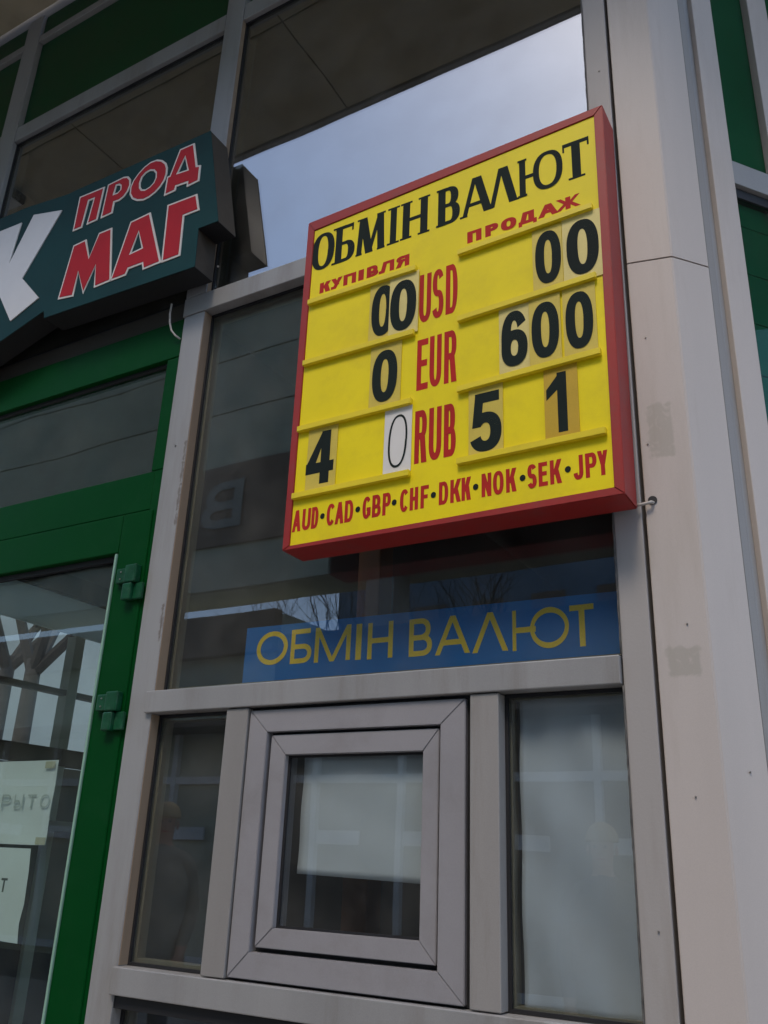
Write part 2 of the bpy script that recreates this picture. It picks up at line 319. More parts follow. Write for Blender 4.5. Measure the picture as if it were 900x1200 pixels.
def glyph(ch, T, H, serif=False, geo=False):
    r = rect; e = 2.0 if geo else 2.35
    st = lambda x: r(x, 0, x + T, 1)
    dT = T * 1.05
    se = []
    def sf(x, y, w=None):
        if serif:
            w = T * .95 if w is None else w; h = H * .55
            se.extend(r(x - w, y, x + w, y + h) if y < .5 else r(x - w, y - h, x + w, y))
    if ch in 'ОO0o': g = ring(.5, .5, .5, .5, T, H, ex=e)
    elif ch == 'I' or ch == 'І':
        g = st(.5 - T / 2) if serif else r(0, 0, 1, 1); sf(.5, 0); sf(.5, 1)
    elif ch == 'Б':
        g = st(.02 if serif else 0) + r(0, 1 - H, .9, 1) + bowl(0, .56, 1, T, H)
        if serif: se.extend(r(.82, .8, .9, 1)); sf(.02 + T / 2, 0); sf(.02 + T / 2, 1)
    elif ch in 'ВB':
        g = st(0) + bowl(0, .56, 1, T, H) + bowl(.56 - H, 1, .93, T, H); sf(T / 2, 0, T * .7); sf(T / 2, 1, T * .7)
    elif ch == 'М' or ch == 'M':
        t2 = T * .75 if serif else T
        g = st(1 - T) + r(0, 0, t2, 1) + para(.5 - T / 2, 0, T) + para(.5 - T / 2, 1 - T, T)
        if serif: g = para(.03, .10, t2) + para(1 - T - .02, 1 - T - .08, T) + para(.46 - T / 2, .10, T * 1.1) + para(.48 - t2 / 2, 1 - T - .04, t2 * .8); sf(.03 + t2 / 2, 0, .11); sf(1 - T / 2 - .02, 0, .13)
        if serif: se.extend(r(.02, 1 - H * .55, .16, 1)); se.extend(r(.84, 1 - H * .55, .98, 1))
    elif ch in 'НH':
        g = st(.04 if serif else 0) + st(1 - T - (.04 if serif else 0)) + r(T * .5, .5 - H / 2, 1 - T * .5, .5 + H / 2)
        for x in ((.04 + T / 2), (1 - T / 2 - .04)): sf(x, 0, T * .8); sf(x, 1, T * .8)
    elif ch in 'АA':
        g = para(0, .5 - T / 2 - (.03 if serif else 0), T * (.6 if serif else 1)) + para(1 - dT, .5 - T / 2, dT) + r(.2, .24, .8, .24 + H)
        if serif: sf(.05, 0, .13); sf(.9, 0, .15)
    elif ch == 'Л' and (serif or geo):
        g = para(0, .5 - T / 2 - (.03 if serif else 0), T * (.6 if serif else 1)) + para(1 - dT, .5 - T / 2, dT)
        if serif: sf(.05, 0, .13); sf(.9, 0, .15)
    elif ch == 'Л': g = st(1 - T) + r(.28, 1 - H, 1, 1) + para(.1, .28, T) + r(0, 0, .2, H)
    elif ch == 'Ю':
        g = r(0, 0, T * .7 if not serif else T * .75, 1) + r(.05, .5 - H / 2, .42, .5 + H / 2) + ring(.66, .5, .34, .5, T * .72, H, ex=e)
        if serif: sf(T * .37, 0, T * .55); sf(T * .37, 1, T * .55)
    elif ch in 'ТT':
        g = st(.5 - T / 2) + r(0, 1 - H, 1, 1); sf(.5, 0)
        if serif: se.extend(r(0, .78, .07, 1)); se.extend(r(.93, .78, 1, 1))
    elif ch == 'К' or ch == 'K':
        g = st(0) + [[(T * .9, .36), (T * .9, .64), (1 - T * 1.15, 1), (1.0, 1)]] + [[(T * 1.0, .62), (.55, .70), (1.0, 0), (1 - T * 1.15, 0)]]
        g = st(0) + para(T * .55, 1 - T * 1.1, T * 1.15, .38, 1) + para(1 - T * 1.15, T * .95, T * 1.15, 0, .62)
    elif ch == 'У': g = para(.1, 1 - T, T * 1.02) + para(.5 - T * .3, 0, T * 1.05, .32, 1) + r(0.02, 0, .3, H)
    elif ch == 'Y': g = r(.5 - T / 2, 0, .5 + T / 2, .5) + para(.5 - T / 2, 0, T, .4, 1) + para(.5 - T / 2, 1 - T, T, .4, 1)
    elif ch == 'П': g = st(0) + st(1 - T) + r(0, 1 - H, 1, 1)
    elif ch in 'РP': g = st(0) + bowl(.38, 1, 1, T, H)
    elif ch == 'R': g = st(0) + bowl(.44, 1, .97, T, H) + para(1 - T * 1.1, .42, T * 1.1, 0, .5)
    elif ch == 'Я': g = [[(1 - x, y) for x, y in q] for q in glyph('R', T, H)]
    elif ch == 'Д':
        g = st(.86 - T) + r(.24, 1 - H, .86, 1) + para(.1, .24, T * .95, H, 1) + r(0, .0, 1, H) + r(0, -.2, T * .62, H) + r(1 - T * .62, -.2, 1, H)
    elif ch == 'Ж': 
        g = r(.5 - T * .42, 0, .5 + T * .42, 1) + para(0, .5 - T * .6, T * .85, 0, .55) + para(1 - T * .85, .5 - T * .25, T * .85, 0, .55) + para(.5 - T * .6, .02, T * .8, .45, 1) + para(.5 - T * .2, .98 - T * .8, T * .8, .45, 1)
    elif ch == 'З': g = ring(.45, .74, .5, .26, T, H, -90, 150) + ring(.45, .28, .55, .28, T, H, -150, 90)
    elif ch == 'Ы': g = [[(x * .68, y) for x, y in q] for q in st(0) + bowl(0, .58, 1, T, H)] + st(1 - T * .8)
    elif ch == 'U': g = r(0, .3, T, 1) + r(1 - T, .3, 1, 1) + ring(.5, .31, .5, .31, T, H, 180, 360)
    elif ch == 'J': g = r(1 - T, .3, 1, 1) + ring(.5, .31, .5, .31, T, H, 185, 360)
    elif ch == 'S':
        ry = (1 + H) / 4
        g = ring(.5, 1 - ry, .48, ry, T, H, 22, 270) + ring(.5, ry, .5, ry, T, H, -158, 90)
    elif ch == 'D': g = st(0) + r(T * .5, 1 - H, .55, 1) + r(T * .5, 0, .55, H) + ring(.5, .5, .5, .5, T, H, -90, 90)
    elif ch == 'E': g = st(0) + r(0, 0, 1, H) + r(0, 1 - H, .97, 1) + r(0, .52 - H / 2, .9, .52 + H / 2)
    elif ch == 'F': g = st(0) + r(0, 1 - H, 1, 1) + r(0, .5 - H / 2, .88, .5 + H / 2)
    elif ch in 'CС': g = ring(.5, .5, .5, .5, T, H, 38, 322)
    elif ch == 'G': g = ring(.5, .5, .5, .5, T, H, 38, 330) + r(1 - T, .12, 1, .5) + r(.52, .5 - H * .9, 1, .5)
    elif ch == 'N': g = st(0) + st(1 - T) + para(1 - T, 0, T)
    elif ch == '6': g = ring(.5, .5, .5, .5, T, H, 30, 200) + r(0, .3, T, .55) + ring(.5, .325, .5, .325, T, H, 0, 360)
    elif ch == '5': g = r(.14, 1 - H, .93, 1) + para(.05, .15, T * .8, .42, 1) + ring(.48, .33, .52, .33, T, H, -160, 138)
    elif ch == '4': g = r(.52, 0, .52 + T, 1) + r(0, .21, 1, .21 + H) + [[(0, .21 + H * .8), (T * 1.0, .21 + H * .8), (.56, .74), (.54, 1)]]
    elif ch == '1': g = r(1 - T, 0, 1, 1) + [[(0, .56), (0, .74), (1 - T * .7, 1), (1 - T * .3, 1), (1 - T * .3, .80)]]
    elif ch == '·': g = ring(.5, .5, .5, .5, .5, .5, ex=2)
    else: raise ValueError(ch)
    return g + se
def letters(bm, items, y, t, h, serif=False, geo=False, slant=0, step=1.6e-5):
    k = 0
    for ch, x0, x1, z0, z1 in items:
        w_ = x1 - x0; hh = z1 - z0
        if ch == '·':
            c = (z0 + z1) / 2; z0, z1 = c - .0062, c + .0062; hh = z1 - z0; cx = (x0 + x1) / 2; x0, x1 = cx - .0055, cx + .0055; w_ = x1 - x0
        T = min(.46, t / w_); H = min(.3, h / hh)
        for q in glyph(ch, T, H, serif, geo):
            k += 1; yy = y - (k % 60) * step
            vs = [bm.verts.new((x0 + px * w_ + slant * py * w_, yy, z0 + pz * hh)) for px, pz, py in [(a, b, b) for a, b in q]]
            f = bm.faces.new(vs); f.normal_update()
            if f.normal.y > 0: f.normal_flip()
def word(colour, items, y, t, h, m, parent, **kw):
    for it in items:
        bm = bmesh.new(); letters(bm, [it], y, t, h, **kw)
        o = link('dot' if it[0] == '·' else 'letter', bm, m, parent)
        o['label'] = '%s dot between two codes' % colour if it[0] == '·' else '%s letter %s' % (colour, it[0])
WORDS={'heading': [('О', -1.0431, -0.9801, 2.8132, 2.9165), ('Б', -0.9783, -0.9242, 2.8141, 2.9167), ('М', -0.9215, -0.8439, 2.8152, 2.9169), ('І', -0.8413, -0.8065, 2.8161, 2.917), ('Н', -0.8031, -0.7354, 2.817, 2.9171), ('В', -0.7128, -0.6604, 2.8182, 2.9173), ('А', -0.655, -0.5867, 2.8193, 2.9175), ('Л', -0.592, -0.5295, 2.8202, 2.9177), ('Ю', -0.5251, -0.4324, 2.8215, 2.9179), ('Т', -0.4317, -0.3769, 2.8227, 2.918)], 'buy': [('К', -1.0133, -0.9838, 2.7465, 2.7748), ('У', -0.9827, -0.9521, 2.7464, 2.7748), ('П', -0.9491, -0.9155, 2.7463, 2.7749), ('І', -0.9095, -0.8952, 2.7462, 2.7749), ('В', -0.8878, -0.8576, 2.7462, 2.775), ('Л', -0.8566, -0.8178, 2.7461, 2.7751), ('Я', -0.8135, -0.7802, 2.746, 2.7751)], 'sell': [('П', -0.643, -0.6106, 2.7504, 2.7795), ('Р', -0.6022, -0.5733, 2.7513, 2.7804), ('О', -0.5673, -0.5337, 2.7521, 2.7813), ('Д', -0.5291, -0.4902, 2.753, 2.7822), ('А', -0.4875, -0.4453, 2.754, 2.7833), ('Ж', -0.4509, -0.3995, 2.7549, 2.7842)], 'usd': [('U', -0.753, -0.7251, 2.5884, 2.7079), ('S', -0.7223, -0.6961, 2.5894, 2.7096), ('D', -0.6913, -0.6643, 2.5905, 2.7113)], 'eur': [('E', -0.7545, -0.7286, 2.4298, 2.5478), ('U', -0.7255, -0.6987, 2.43, 2.5488), ('R', -0.6928, -0.6649, 2.4301, 2.5499)], 'rub': [('R', -0.755, -0.7277, 2.2686, 2.3837), ('U', -0.7236, -0.6963, 2.2691, 2.3833), ('B', -0.6912, -0.6654, 2.2697, 2.383)], 'other': [('A', -1.0367, -1.0152, 2.1705, 2.2177), ('U', -1.0122, -0.9915, 2.1707, 2.2179), ('D', -0.9895, -0.9725, 2.1708, 2.218), ('·', -0.9671, -0.9579, 2.171, 2.2181), ('C', -0.9522, -0.9325, 2.1711, 2.2183), ('A', -0.9321, -0.9113, 2.1713, 2.2184), ('D', -0.9094, -0.8893, 2.1715, 2.2185), ('·', -0.8833, -0.874, 2.1717, 2.2187), ('G', -0.8676, -0.8488, 2.1718, 2.2188), ('B', -0.8457, -0.8258, 2.172, 2.219), ('P', -0.8222, -0.8039, 2.1722, 2.2191), ('·', -0.8004, -0.7916, 2.1723, 2.2192), ('C', -0.7832, -0.7645, 2.1725, 2.2194), ('H', -0.7619, -0.7438, 2.1727, 2.2195), ('F', -0.7386, -0.7212, 2.1729, 2.2196), ('·', -0.7153, -0.7069, 2.173, 2.2198), ('D', -0.6997, -0.6802, 2.1732, 2.2199), ('K', -0.6759, -0.654, 2.1734, 2.2201), ('K', -0.6528, -0.6337, 2.1736, 2.2202), ('·', -0.6282, -0.6198, 2.1737, 2.2203), ('N', -0.6123, -0.5928, 2.1739, 2.2205), ('O', -0.5895, -0.5687, 2.1741, 2.2206), ('K', -0.5642, -0.5441, 2.1743, 2.2208), ('·', -0.5361, -0.5282, 2.1745, 2.2209), ('S', -0.5231, -0.5058, 2.1746, 2.2211), ('E', -0.5023, -0.4852, 2.1748, 2.2212), ('K', -0.4809, -0.4595, 2.175, 2.2213), ('·', -0.4519, -0.4444, 2.1751, 2.2215), ('J', -0.4384, -0.4208, 2.1753, 2.2216), ('P', -0.4168, -0.3969, 2.1755, 2.2218), ('Y', -0.3954, -0.3773, 2.1756, 2.2219)], 'stripe': [('О', -1.1837, -1.1021, 1.9256, 1.9976), ('Б', -1.0942, -1.0412, 1.9238, 1.9961), ('М', -1.0336, -0.9467, 1.922, 1.9946), ('І', -0.9343, -0.921, 1.9205, 1.9934), ('Н', -0.9068, -0.849, 1.9193, 1.9924), ('В', -0.8131, -0.7629, 1.9172, 1.9907), ('А', -0.7564, -0.6835, 1.9156, 1.9894), ('Л', -0.6791, -0.6077, 1.9137, 1.9879), ('Ю', -0.5992, -0.4926, 1.9114, 1.986), ('Т', -0.491, -0.4472, 1.9096, 1.9845)]}
RAILS={'L1': [-1.0419, -0.7591, 2.7194, 2.7332, 2.719, 2.7339], 'L2': [-1.0412, -0.7599, 2.5584, 2.5746, 2.5581, 2.5766], 'L3': [-1.0384, -0.761, 2.3957, 2.4115, 2.3968, 2.4164], 'L4': [-1.0377, -0.7613, 2.2417, 2.2542, 2.2427, 2.2563], 'R1': [-0.6614, -0.376, 2.72, 2.7382, 2.7308, 2.7457], 'R2': [-0.6606, -0.3768, 2.5581, 2.5755, 2.5698, 2.5866], 'R3': [-0.6604, -0.3767, 2.3982, 2.4136, 2.4057, 2.4232], 'R4': [-0.6601, -0.3756, 2.2457, 2.2589, 2.2484, 2.2622]}
CARDS={'u1': ('0', -0.8741, -0.8107, -0.8684, -0.8129, 2.5841, 2.7108), 'u2': ('0', -0.8239, -0.7536, -0.8212, -0.7583, 2.5815, 2.7068), 'e1': ('0', -0.8647, -0.7905, -0.8588, -0.7986, 2.4229, 2.5452), 'r1': ('4', -1.0105, -0.9367, -1.0116, -0.9427, 2.2673, 2.3878), 'r2': ('o', -0.8237, -0.7615, -0.8157, -0.7688, 2.2686, 2.3844), 'u3': ('0', -0.5008, -0.4405, -0.4954, -0.4429, 2.5938, 2.7167), 'u4': ('0', -0.4393, -0.3632, -0.4319, -0.3688, 2.5916, 2.7174), 'e2': ('6', -0.5734, -0.512, -0.5686, -0.5153, 2.4299, 2.5528), 'e3': ('0', -0.5112, -0.449, -0.5065, -0.4523, 2.4307, 2.5526), 'e4': ('0', -0.4444, -0.3817, -0.44, -0.3876, 2.4327, 2.5556), 'r3': ('5', -0.6378, -0.5676, -0.6335, -0.5705, 2.2643, 2.3883), 'r4': ('1', -0.4863, -0.4228, -0.4823, -0.4437, 2.2719, 2.3937)}
LOGO={'П': [[(-1.9438, 3.2701), (-1.9435, 3.3998), (-1.8347, 3.3946), (-1.8403, 3.2728), (-1.8853, 3.2724), (-1.8757, 3.3641), (-1.8951, 3.3651), (-1.9037, 3.2695)]], 'Р': [[(-1.8269, 3.2729), (-1.8222, 3.3962), (-1.8088, 3.3967), (-1.7574, 3.3985), (-1.7379, 3.3923), (-1.7254, 3.377), (-1.7211, 3.3553), (-1.7264, 3.3343), (-1.741, 3.3174), (-1.7599, 3.3106), (-1.7779, 3.3126), (-1.7784, 3.2735)], [(-1.7859, 3.3476), (-1.7821, 3.3754), (-1.773, 3.3743), (-1.7638, 3.3651), (-1.7627, 3.3527), (-1.7717, 3.3464)]], 'О': [[(-1.7176, 3.3157), (-1.7207, 3.3419), (-1.713, 3.3651), (-1.6967, 3.3847), (-1.6747, 3.4005), (-1.6513, 3.4083), (-1.6263, 3.4059), (-1.6033, 3.3938), (-1.5865, 3.3766), (-1.5776, 3.3564), (-1.5756, 3.3329), (-1.5802, 3.3123), (-1.5927, 3.2938), (-1.6108, 3.2803), (-1.6333, 3.2716), (-1.6573, 3.2705), (-1.6836, 3.2798), (-1.7042, 3.2946)], [(-1.6772, 3.3271), (-1.6805, 3.3448), (-1.6761, 3.3627), (-1.6645, 3.3722), (-1.6486, 3.374), (-1.6334, 3.3674), (-1.6224, 3.3529), (-1.62, 3.3356), (-1.6251, 3.3215), (-1.6373, 3.3124), (-1.6541, 3.3091), (-1.6678, 3.3147)]], 'Д': [[(-1.5739, 3.2525), (-1.5735, 3.3204), (-1.5632, 3.3199), (-1.5388, 3.4044), (-1.4843, 3.4026), (-1.4606, 3.3119), (-1.4471, 3.3079), (-1.4452, 3.2522), (-1.4899, 3.2492), (-1.4909, 3.264), (-1.5297, 3.2676), (-1.5314, 3.2539)], [(-1.5312, 3.317), (-1.5134, 3.3638), (-1.4974, 3.3133)]], 'М': [[(-1.948, 3.0289), (-1.9261, 3.2122), (-1.8722, 3.2151), (-1.844, 3.141), (-1.8209, 3.2186), (-1.7674, 3.2177), (-1.7311, 3.0219), (-1.7985, 3.0202), (-1.8085, 3.1003), (-1.8404, 3.0138), (-1.8797, 3.103), (-1.8811, 3.0185)]], 'А': [[(-1.7352, 3.0215), (-1.6931, 3.2096), (-1.6171, 3.2133), (-1.5429, 3.0183), (-1.6108, 3.0167), (-1.6169, 3.0383), (-1.6677, 3.0393), (-1.6742, 3.0206)], [(-1.6682, 3.0937), (-1.6519, 3.1583), (-1.6293, 3.0967)]], 'Г': [[(-1.5426, 3.0164), (-1.5537, 3.2131), (-1.4455, 3.2081), (-1.4281, 3.1467), (-1.4822, 3.1482), (-1.4755, 3.0159)]], 'К': [[(-2.3422, 3.4113), (-2.2081, 3.404), (-2.2239, 3.2517), (-2.1536, 3.4137), (-2.0154, 3.3776), (-2.14, 3.1671), (-2.038, 3.0644), (-2.1513, 3.017), (-2.2414, 3.1429), (-2.2457, 3.0842), (-2.3173, 3.0856)]]}


# ================================================================ SETTING
g = box('ground', -400, 400, -400, 400, -.6, 0, M['asphalt'], bev=0); tag(g, kind='structure')
pv = box('pavement', -14, 14, -6.5, 12, 0.002, .12, M['paving'], bev=0); tag(pv, kind='structure')
GZ = .12

# ---------------------------------------------------------------- shop building
B = thing('shop_building', 'glazed shop building with grey metal posts, dark green panels and tall windows', 'building', (-1.5, 0, 0))
def bb(name, *a, **k): return box(name, *a, parent=B, **k)
ZT = 4.600
bb('post', -1.518, -1.448, 0, .075, GZ, 2.888, M['alu'], bev=.002)
bb('mullion', -1.522, -1.451, 0, .075, 2.949, ZT, M['alu'], bev=.002)
bb('post', -.397, -.3475, 0, .075, GZ, ZT, M['postpale'], bev=.002)
bb('mullion', -2.605, -2.518, 0, .075, 2.949, ZT, M['alu'], bev=.002)
# transoms
bb('transom', -1.5235, -.399, -.001, .07, 2.890, 2.947, M['alu'], bev=.002)
bb('transom', -3.6, -1.525, .012, .07, 2.890, 2.947, M['shadebar'], bev=.002)
bb('transom', -1.462, -.3995, -.009, .06, 1.836, 1.884, M['alu'], bev=.002)
bb('transom', -1.453, -.3995, -.009, .06, 1.286, 1.336, M['alu'], bev=.002)
for (x0, x1) in ((-3.6, -2.607), (-2.516, -1.524), (-1.449, -.399)):
    bb('transom', x0, x1, .002, .07, 3.955, 4.022, M['alu'], bev=.002)
    bb('transom', x0, x1, .002, .07, 4.456, 4.488, M['alu'], bev=.002)
    bb('green_panel', x0 + .002, x1 - .002, .02, .045, 4.024, 4.454, M['spandrel'])
    bb('green_panel', x0 + .002, x1 - .002, .012, .045, 4.490, 4.597, M['spandrel'])
bb('edge_strip', -1.4478, -1.4462, .0025, .030, 1.886, 2.888, M['return'], bev=0)
bb('edge_strip', -1.4478, -1.4462, .0025, .028, 1.338, 1.834, M['return'], bev=0)
bb('edge_strip', -1.4508, -1.4492, .0025, .018, 2.95, 3.953, M['return'], bev=0)
# small mullions beside the service window
bb('mullion', -1.229, -1.1725, -.004, .06, 1.338, 1.834, M['alu_warm'], bev=.002)
bb('mullion', -.6725, -.618, -.004, .06, 1.338, 1.834, M['alu_warm'], bev=.002)
bb('post', -1.49, -.3985, .004, .06, 1.262, 1.284, M['gasket'], bev=.001)

def glazing(x0, x1, z0, z1, gm, g=.03, bead=True, bw=.012, name='glass_pane', gz=.006):
    p = bb(name, x0 + .004, x1 - .004, g, g + .005, z0 + .004, z1 - .004, gm, bev=0)
    bm = bmesh.new(); e = gz
    for a in ((x0, x0 + e, z0, z1), (x1 - e, x1, z0, z1), (x0 + e, x1 - e, z0, z0 + e), (x0 + e, x1 - e, z1 - e, z1)):
        bbox_add(bm, a[0], a[1], g - .006, g - .0005, a[2], a[3])
    link('gasket', bm, M['gasket'], B)
    if bead:
        bm = bmesh.new(); b = bw
        for a in ((x0, x0 + b, z0, z1), (x1 - b, x1, z0, z1), (x0 + b, x1 - b, z0, z0 + b), (x0 + b, x1 - b, z1 - b, z1)):
            bbox_add(bm, a[0], a[1], g + .0065, g + .03, a[2], a[3])
        link('glazing_bead', bm, M['bead'], B)
    return p
glazing(-1.447, -.398, 1.885, 2.889, M['glass'], g=.034)
glazing(-1.450, -.398, 2.948, 3.954, M['glass_up'], g=.022)
glazing(-2.517, -1.523, 2.948, 3.954, M['glass_up'], g=.022)
glazing(-3.6, -2.606, 2.948, 3.954, M['glass_up'], g=.022)
glazing(-1.447, -1.230, 1.337, 1.835, M['glass'], g=.032)
glazing(-.6175, -.398, 1.337, 1.835, M['glass'], g=.03, bw=.008)
glazing(-1.447, -.398, .5, 1.285, M['glass'], g=.032)
for (za, zb) in ((1.886, 2.888), (1.338, 1.834), (2.95, 3.953)):
    bm = bmesh.new(); rr_ = random.Random(int(za * 100)); n_ = 40
    tube(bm, [(-.3975 - rr_.uniform(0, .0012), -.0006, za + (zb - za) * k / n_) for k in range(n_ + 1)], .0016, 6)
    link('sealant_line', bm, M['sealant'], B, smooth=True)
bb('sill', -1.447, -.398, .0, .06, GZ, .499, M['spandrel'])
# tiny fixing screws on the posts
def screw(x, y, z, r=.0028, par=B):
    bm = bmesh.new(); bmesh.ops.create_cone(bm, cap_ends=True, segments=12, radius1=r, radius2=r * .8, depth=.003)
    bm.transform(Matrix.Translation((x, y, z)) @ Matrix.Rotation(R(90), 4, 'X')); return link('screw', bm, M['screw'], par)
for z in (3.17, 1.47): screw(-.368, -.001, z, .0018)
for z in (3.3, 2.5): screw(-1.485, -.001, z)
# interior shell: one booth, one entrance hall
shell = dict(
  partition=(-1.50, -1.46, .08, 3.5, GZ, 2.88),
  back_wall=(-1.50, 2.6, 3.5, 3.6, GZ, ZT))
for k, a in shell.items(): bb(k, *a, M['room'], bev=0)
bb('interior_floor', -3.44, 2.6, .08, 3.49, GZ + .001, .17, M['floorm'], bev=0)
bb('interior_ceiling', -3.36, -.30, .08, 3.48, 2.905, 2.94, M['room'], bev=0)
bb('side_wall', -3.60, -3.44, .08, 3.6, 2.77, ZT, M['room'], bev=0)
bb('flat_roof', -6.5, 3.2, .06, 3.8, 4.62, 4.9, M['stone'], bev=0)
# wall further left of the entrance, outside the frame
bb('outer_wall', -6.5, -3.62, 0, .2, GZ, ZT, M['stone'], bev=0)

# glazed left wall of the hall (trees seen through it)
HW = thing('hall_side_glazing', 'beige framed side window wall with white fascia seen through the door glass', 'window wall', (-3.4, 1, 0))
def hb(name, *a, **k): return box(name, *a, parent=HW, **k)
hb('fascia', -3.40, -3.375, .2, 3.4, 2.50, 2.665, M['fascia'])
hb('beam', -3.42, -3.34, .1, 3.48, 2.667, 2.76, M['dark'])
for y in (.12, .90, 1.385, 2.1, 2.9): hb('mullion', -3.44, -3.38, y, y + .055, .18, 2.498, M['mulbeige'])
hb('rail', -3.43, -3.385, .18, 3.4, 2.215, 2.24, M['gasket'])
hb('rail', -3.43, -3.37, .18, 3.4, 1.90, 1.975, M['dark'])
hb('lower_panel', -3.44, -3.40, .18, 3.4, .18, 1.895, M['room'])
for x_ in (-3.43, -2.8, -2.15, -1.56): hb('mullion', x_, x_ + .05, 3.50, 3.56, .18, 2.76, M['mulbeige'])  # mullions and pane of an unseen back window, added to light the hall
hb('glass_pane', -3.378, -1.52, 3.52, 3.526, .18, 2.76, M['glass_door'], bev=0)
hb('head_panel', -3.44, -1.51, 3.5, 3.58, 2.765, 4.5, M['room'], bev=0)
hb('shelf_board', -3.39, -3.2, .3, 3.0, 1.62, 1.66, M['stone'])

# ---------------------------------------------------------------- canopy over the pavement
CN = thing('entrance_canopy', 'beige boarded canopy soffit jutting out above the shop front', 'canopy', (-2, -.5, 4.6))
x = -6.4; i = 0
while x < .55:
    w_ = 1.17
    box('soffit_board', x, min(x + w_ - .006, .6), -.44, -.004, 4.627, 4.65, M['soffit'], CN, bev=.002)
    box('soffit_board', x, min(x + w_ - .006, .6), -.925, -.446, 4.627, 4.65, M['soffit'], CN, bev=.002)
    x += w_
box('canopy_slab', -6.4, .6, -.92, -.003, 4.652, 4.86, M['stone'], CN, bev=0)
box('fascia_board', -6.4, .6, -.955, -.927, 4.615, 4.90, M['alu_warm'], CN)
FL = thing('floodlight', 'small dark floodlight fixed under the canopy soffit above the shop sign', 'lamp', (-2.35, -.45, 4.6))
box('lamp_housing', -3.56, -3.44, -.62, -.54, 4.545, 4.60, M['signside'], FL, bev=.008)
box('bracket', -3.51, -3.49, -.59, -.57, 4.601, 4.626, M['gasket'], FL)
box('lens', -3.55, -3.45, -.61, -.55, 4.537, 4.544, M['kwhite'], FL)

# ---------------------------------------------------------------- corner column
CO = thing('corner_column', 'pale folded metal cladding on the building corner column with tape marks', 'column', (-.27, .05, 0))
def folded(z0, z1):
    bm = bmesh.new()
    pts = [(-.3405, .055), (-.3405, .0), (-.258, .0174), (-.2015, .085), (-.2015 + .0, .14)]
    pts = [(-.3405, .060), (-.3405, 0), (-.258, .0174), (-.2025, .0835), (-.235, .115)]
    inn = [(-.338, .060), (-.338, .0032), (-.2593, .0199), (-.206, .0838), (-.237, .113)]
    loop = pts + inn[::-1]
    lo = [bm.verts.new((a, b, z0)) for a, b in loop]; hi = [bm.verts.new((a, b, z1)) for a, b in loop]
    n = len(loop)
    for i in range(n): bm.faces.new((lo[i], lo[(i + 1) % n], hi[(i + 1) % n], hi[i]))
    for i in range(len(pts) - 1):
        bm.faces.new((lo[i], lo[n - 1 - i], lo[n - 2 - i], lo[i + 1])); bm.faces.new((hi[i], hi[i + 1], hi[n - 2 - i], hi[n - 1 - i]))
    bmesh.ops.recalc_face_normals(bm, faces=bm.faces[:])
    vert = [e for e in bm.edges if abs(e.verts[0].co.z - e.verts[1].co.z) > .1 and e.verts[0].co.y < .084 and e.verts[0].co.y in (0,) ]
    es = [e for e in bm.edges if abs(e.verts[0].co.z - e.verts[1].co.z) > .1 and (abs(e.verts[0].co.x + .258) < 1e-4 or abs(e.verts[0].co.x + .3405) < 1e-4 and e.verts[0].co.y < .01 or abs(e.verts[0].co.x + .2025) < 1e-4)]
    bmesh.ops.bevel(bm, geom=es, offset=.0018, segments=3, affect='EDGES')
    return link('cladding_panel', bm, M['clad'], CO)
folded(GZ, 2.6505); folded(2.6540, ZT)
bm = bmesh.new(); prism([(0, 0), (1, 0), (1, 1), (0, 1)], 0, 0, bm); bm.free()
bm = bmesh.new()
core = [(-.336, .02), (-.26, .024), (-.210, .085), (-.235, .11), (-.336, .09)]
lo = [bm.verts.new((a, b, GZ)) for a, b in core]; hi = [bm.verts.new((a, b, ZT)) for a, b in core]
for i in range(5): bm.faces.new((lo[i], lo[(i + 1) % 5], hi[(i + 1) % 5], hi[i]))
link('dark_core', bm, M['dark'], CO)
# drilled hole where the cable goes in
bm = bmesh.new(); bmesh.ops.create_cone(bm, cap_ends=True, segments=20, radius1=.0078, radius2=.0078, depth=.0016)
bm.transform(Matrix.Translation((-.3275, .0018, 2.1515)) @ Matrix.Rotation(R(12), 4, 'Z') @ Matrix.Rotation(R(90), 4, 'X'))
link('cable_hole', bm, M['gasket'], CO)
for (x_, y_, z_) in ((-.317, .004, 2.48), (-.29, .0097, 1.93), (-.225, .055, 1.70), (-.30, .0077, 1.66), (-.328, .0016, 2.26)): screw(x_, y_, z_, .0016, CO)
CB = bmesh.new()
tube(CB, [(-.352, -.012, 2.141), (-.345, -.010, 2.142), (-.335, -.0085, 2.1435), (-.3285, -.006, 2.1455), (-.3265, .003, 2.147), (-.3265, .012, 2.147)], .0028, 10)
tag(link('sign_cable', CB, M['cable'], None, smooth=True), 'short white cable from the red sign corner into the column hole', 'cable')
CB = bmesh.new()
tube(CB, [(-1.552, -.02, 2.93), (-1.553, -.02, 2.90), (-1.551, -.018, 2.872), (-1.545, -.014, 2.848), (-1.534, -.008, 2.832), (-1.522, .0, 2.822)], .0026, 8)
tag(link('hanging_cable', CB, M['cable'], None, smooth=True), 'thin pale loose wire curling below the shop sign beside the grey post', 'cable')

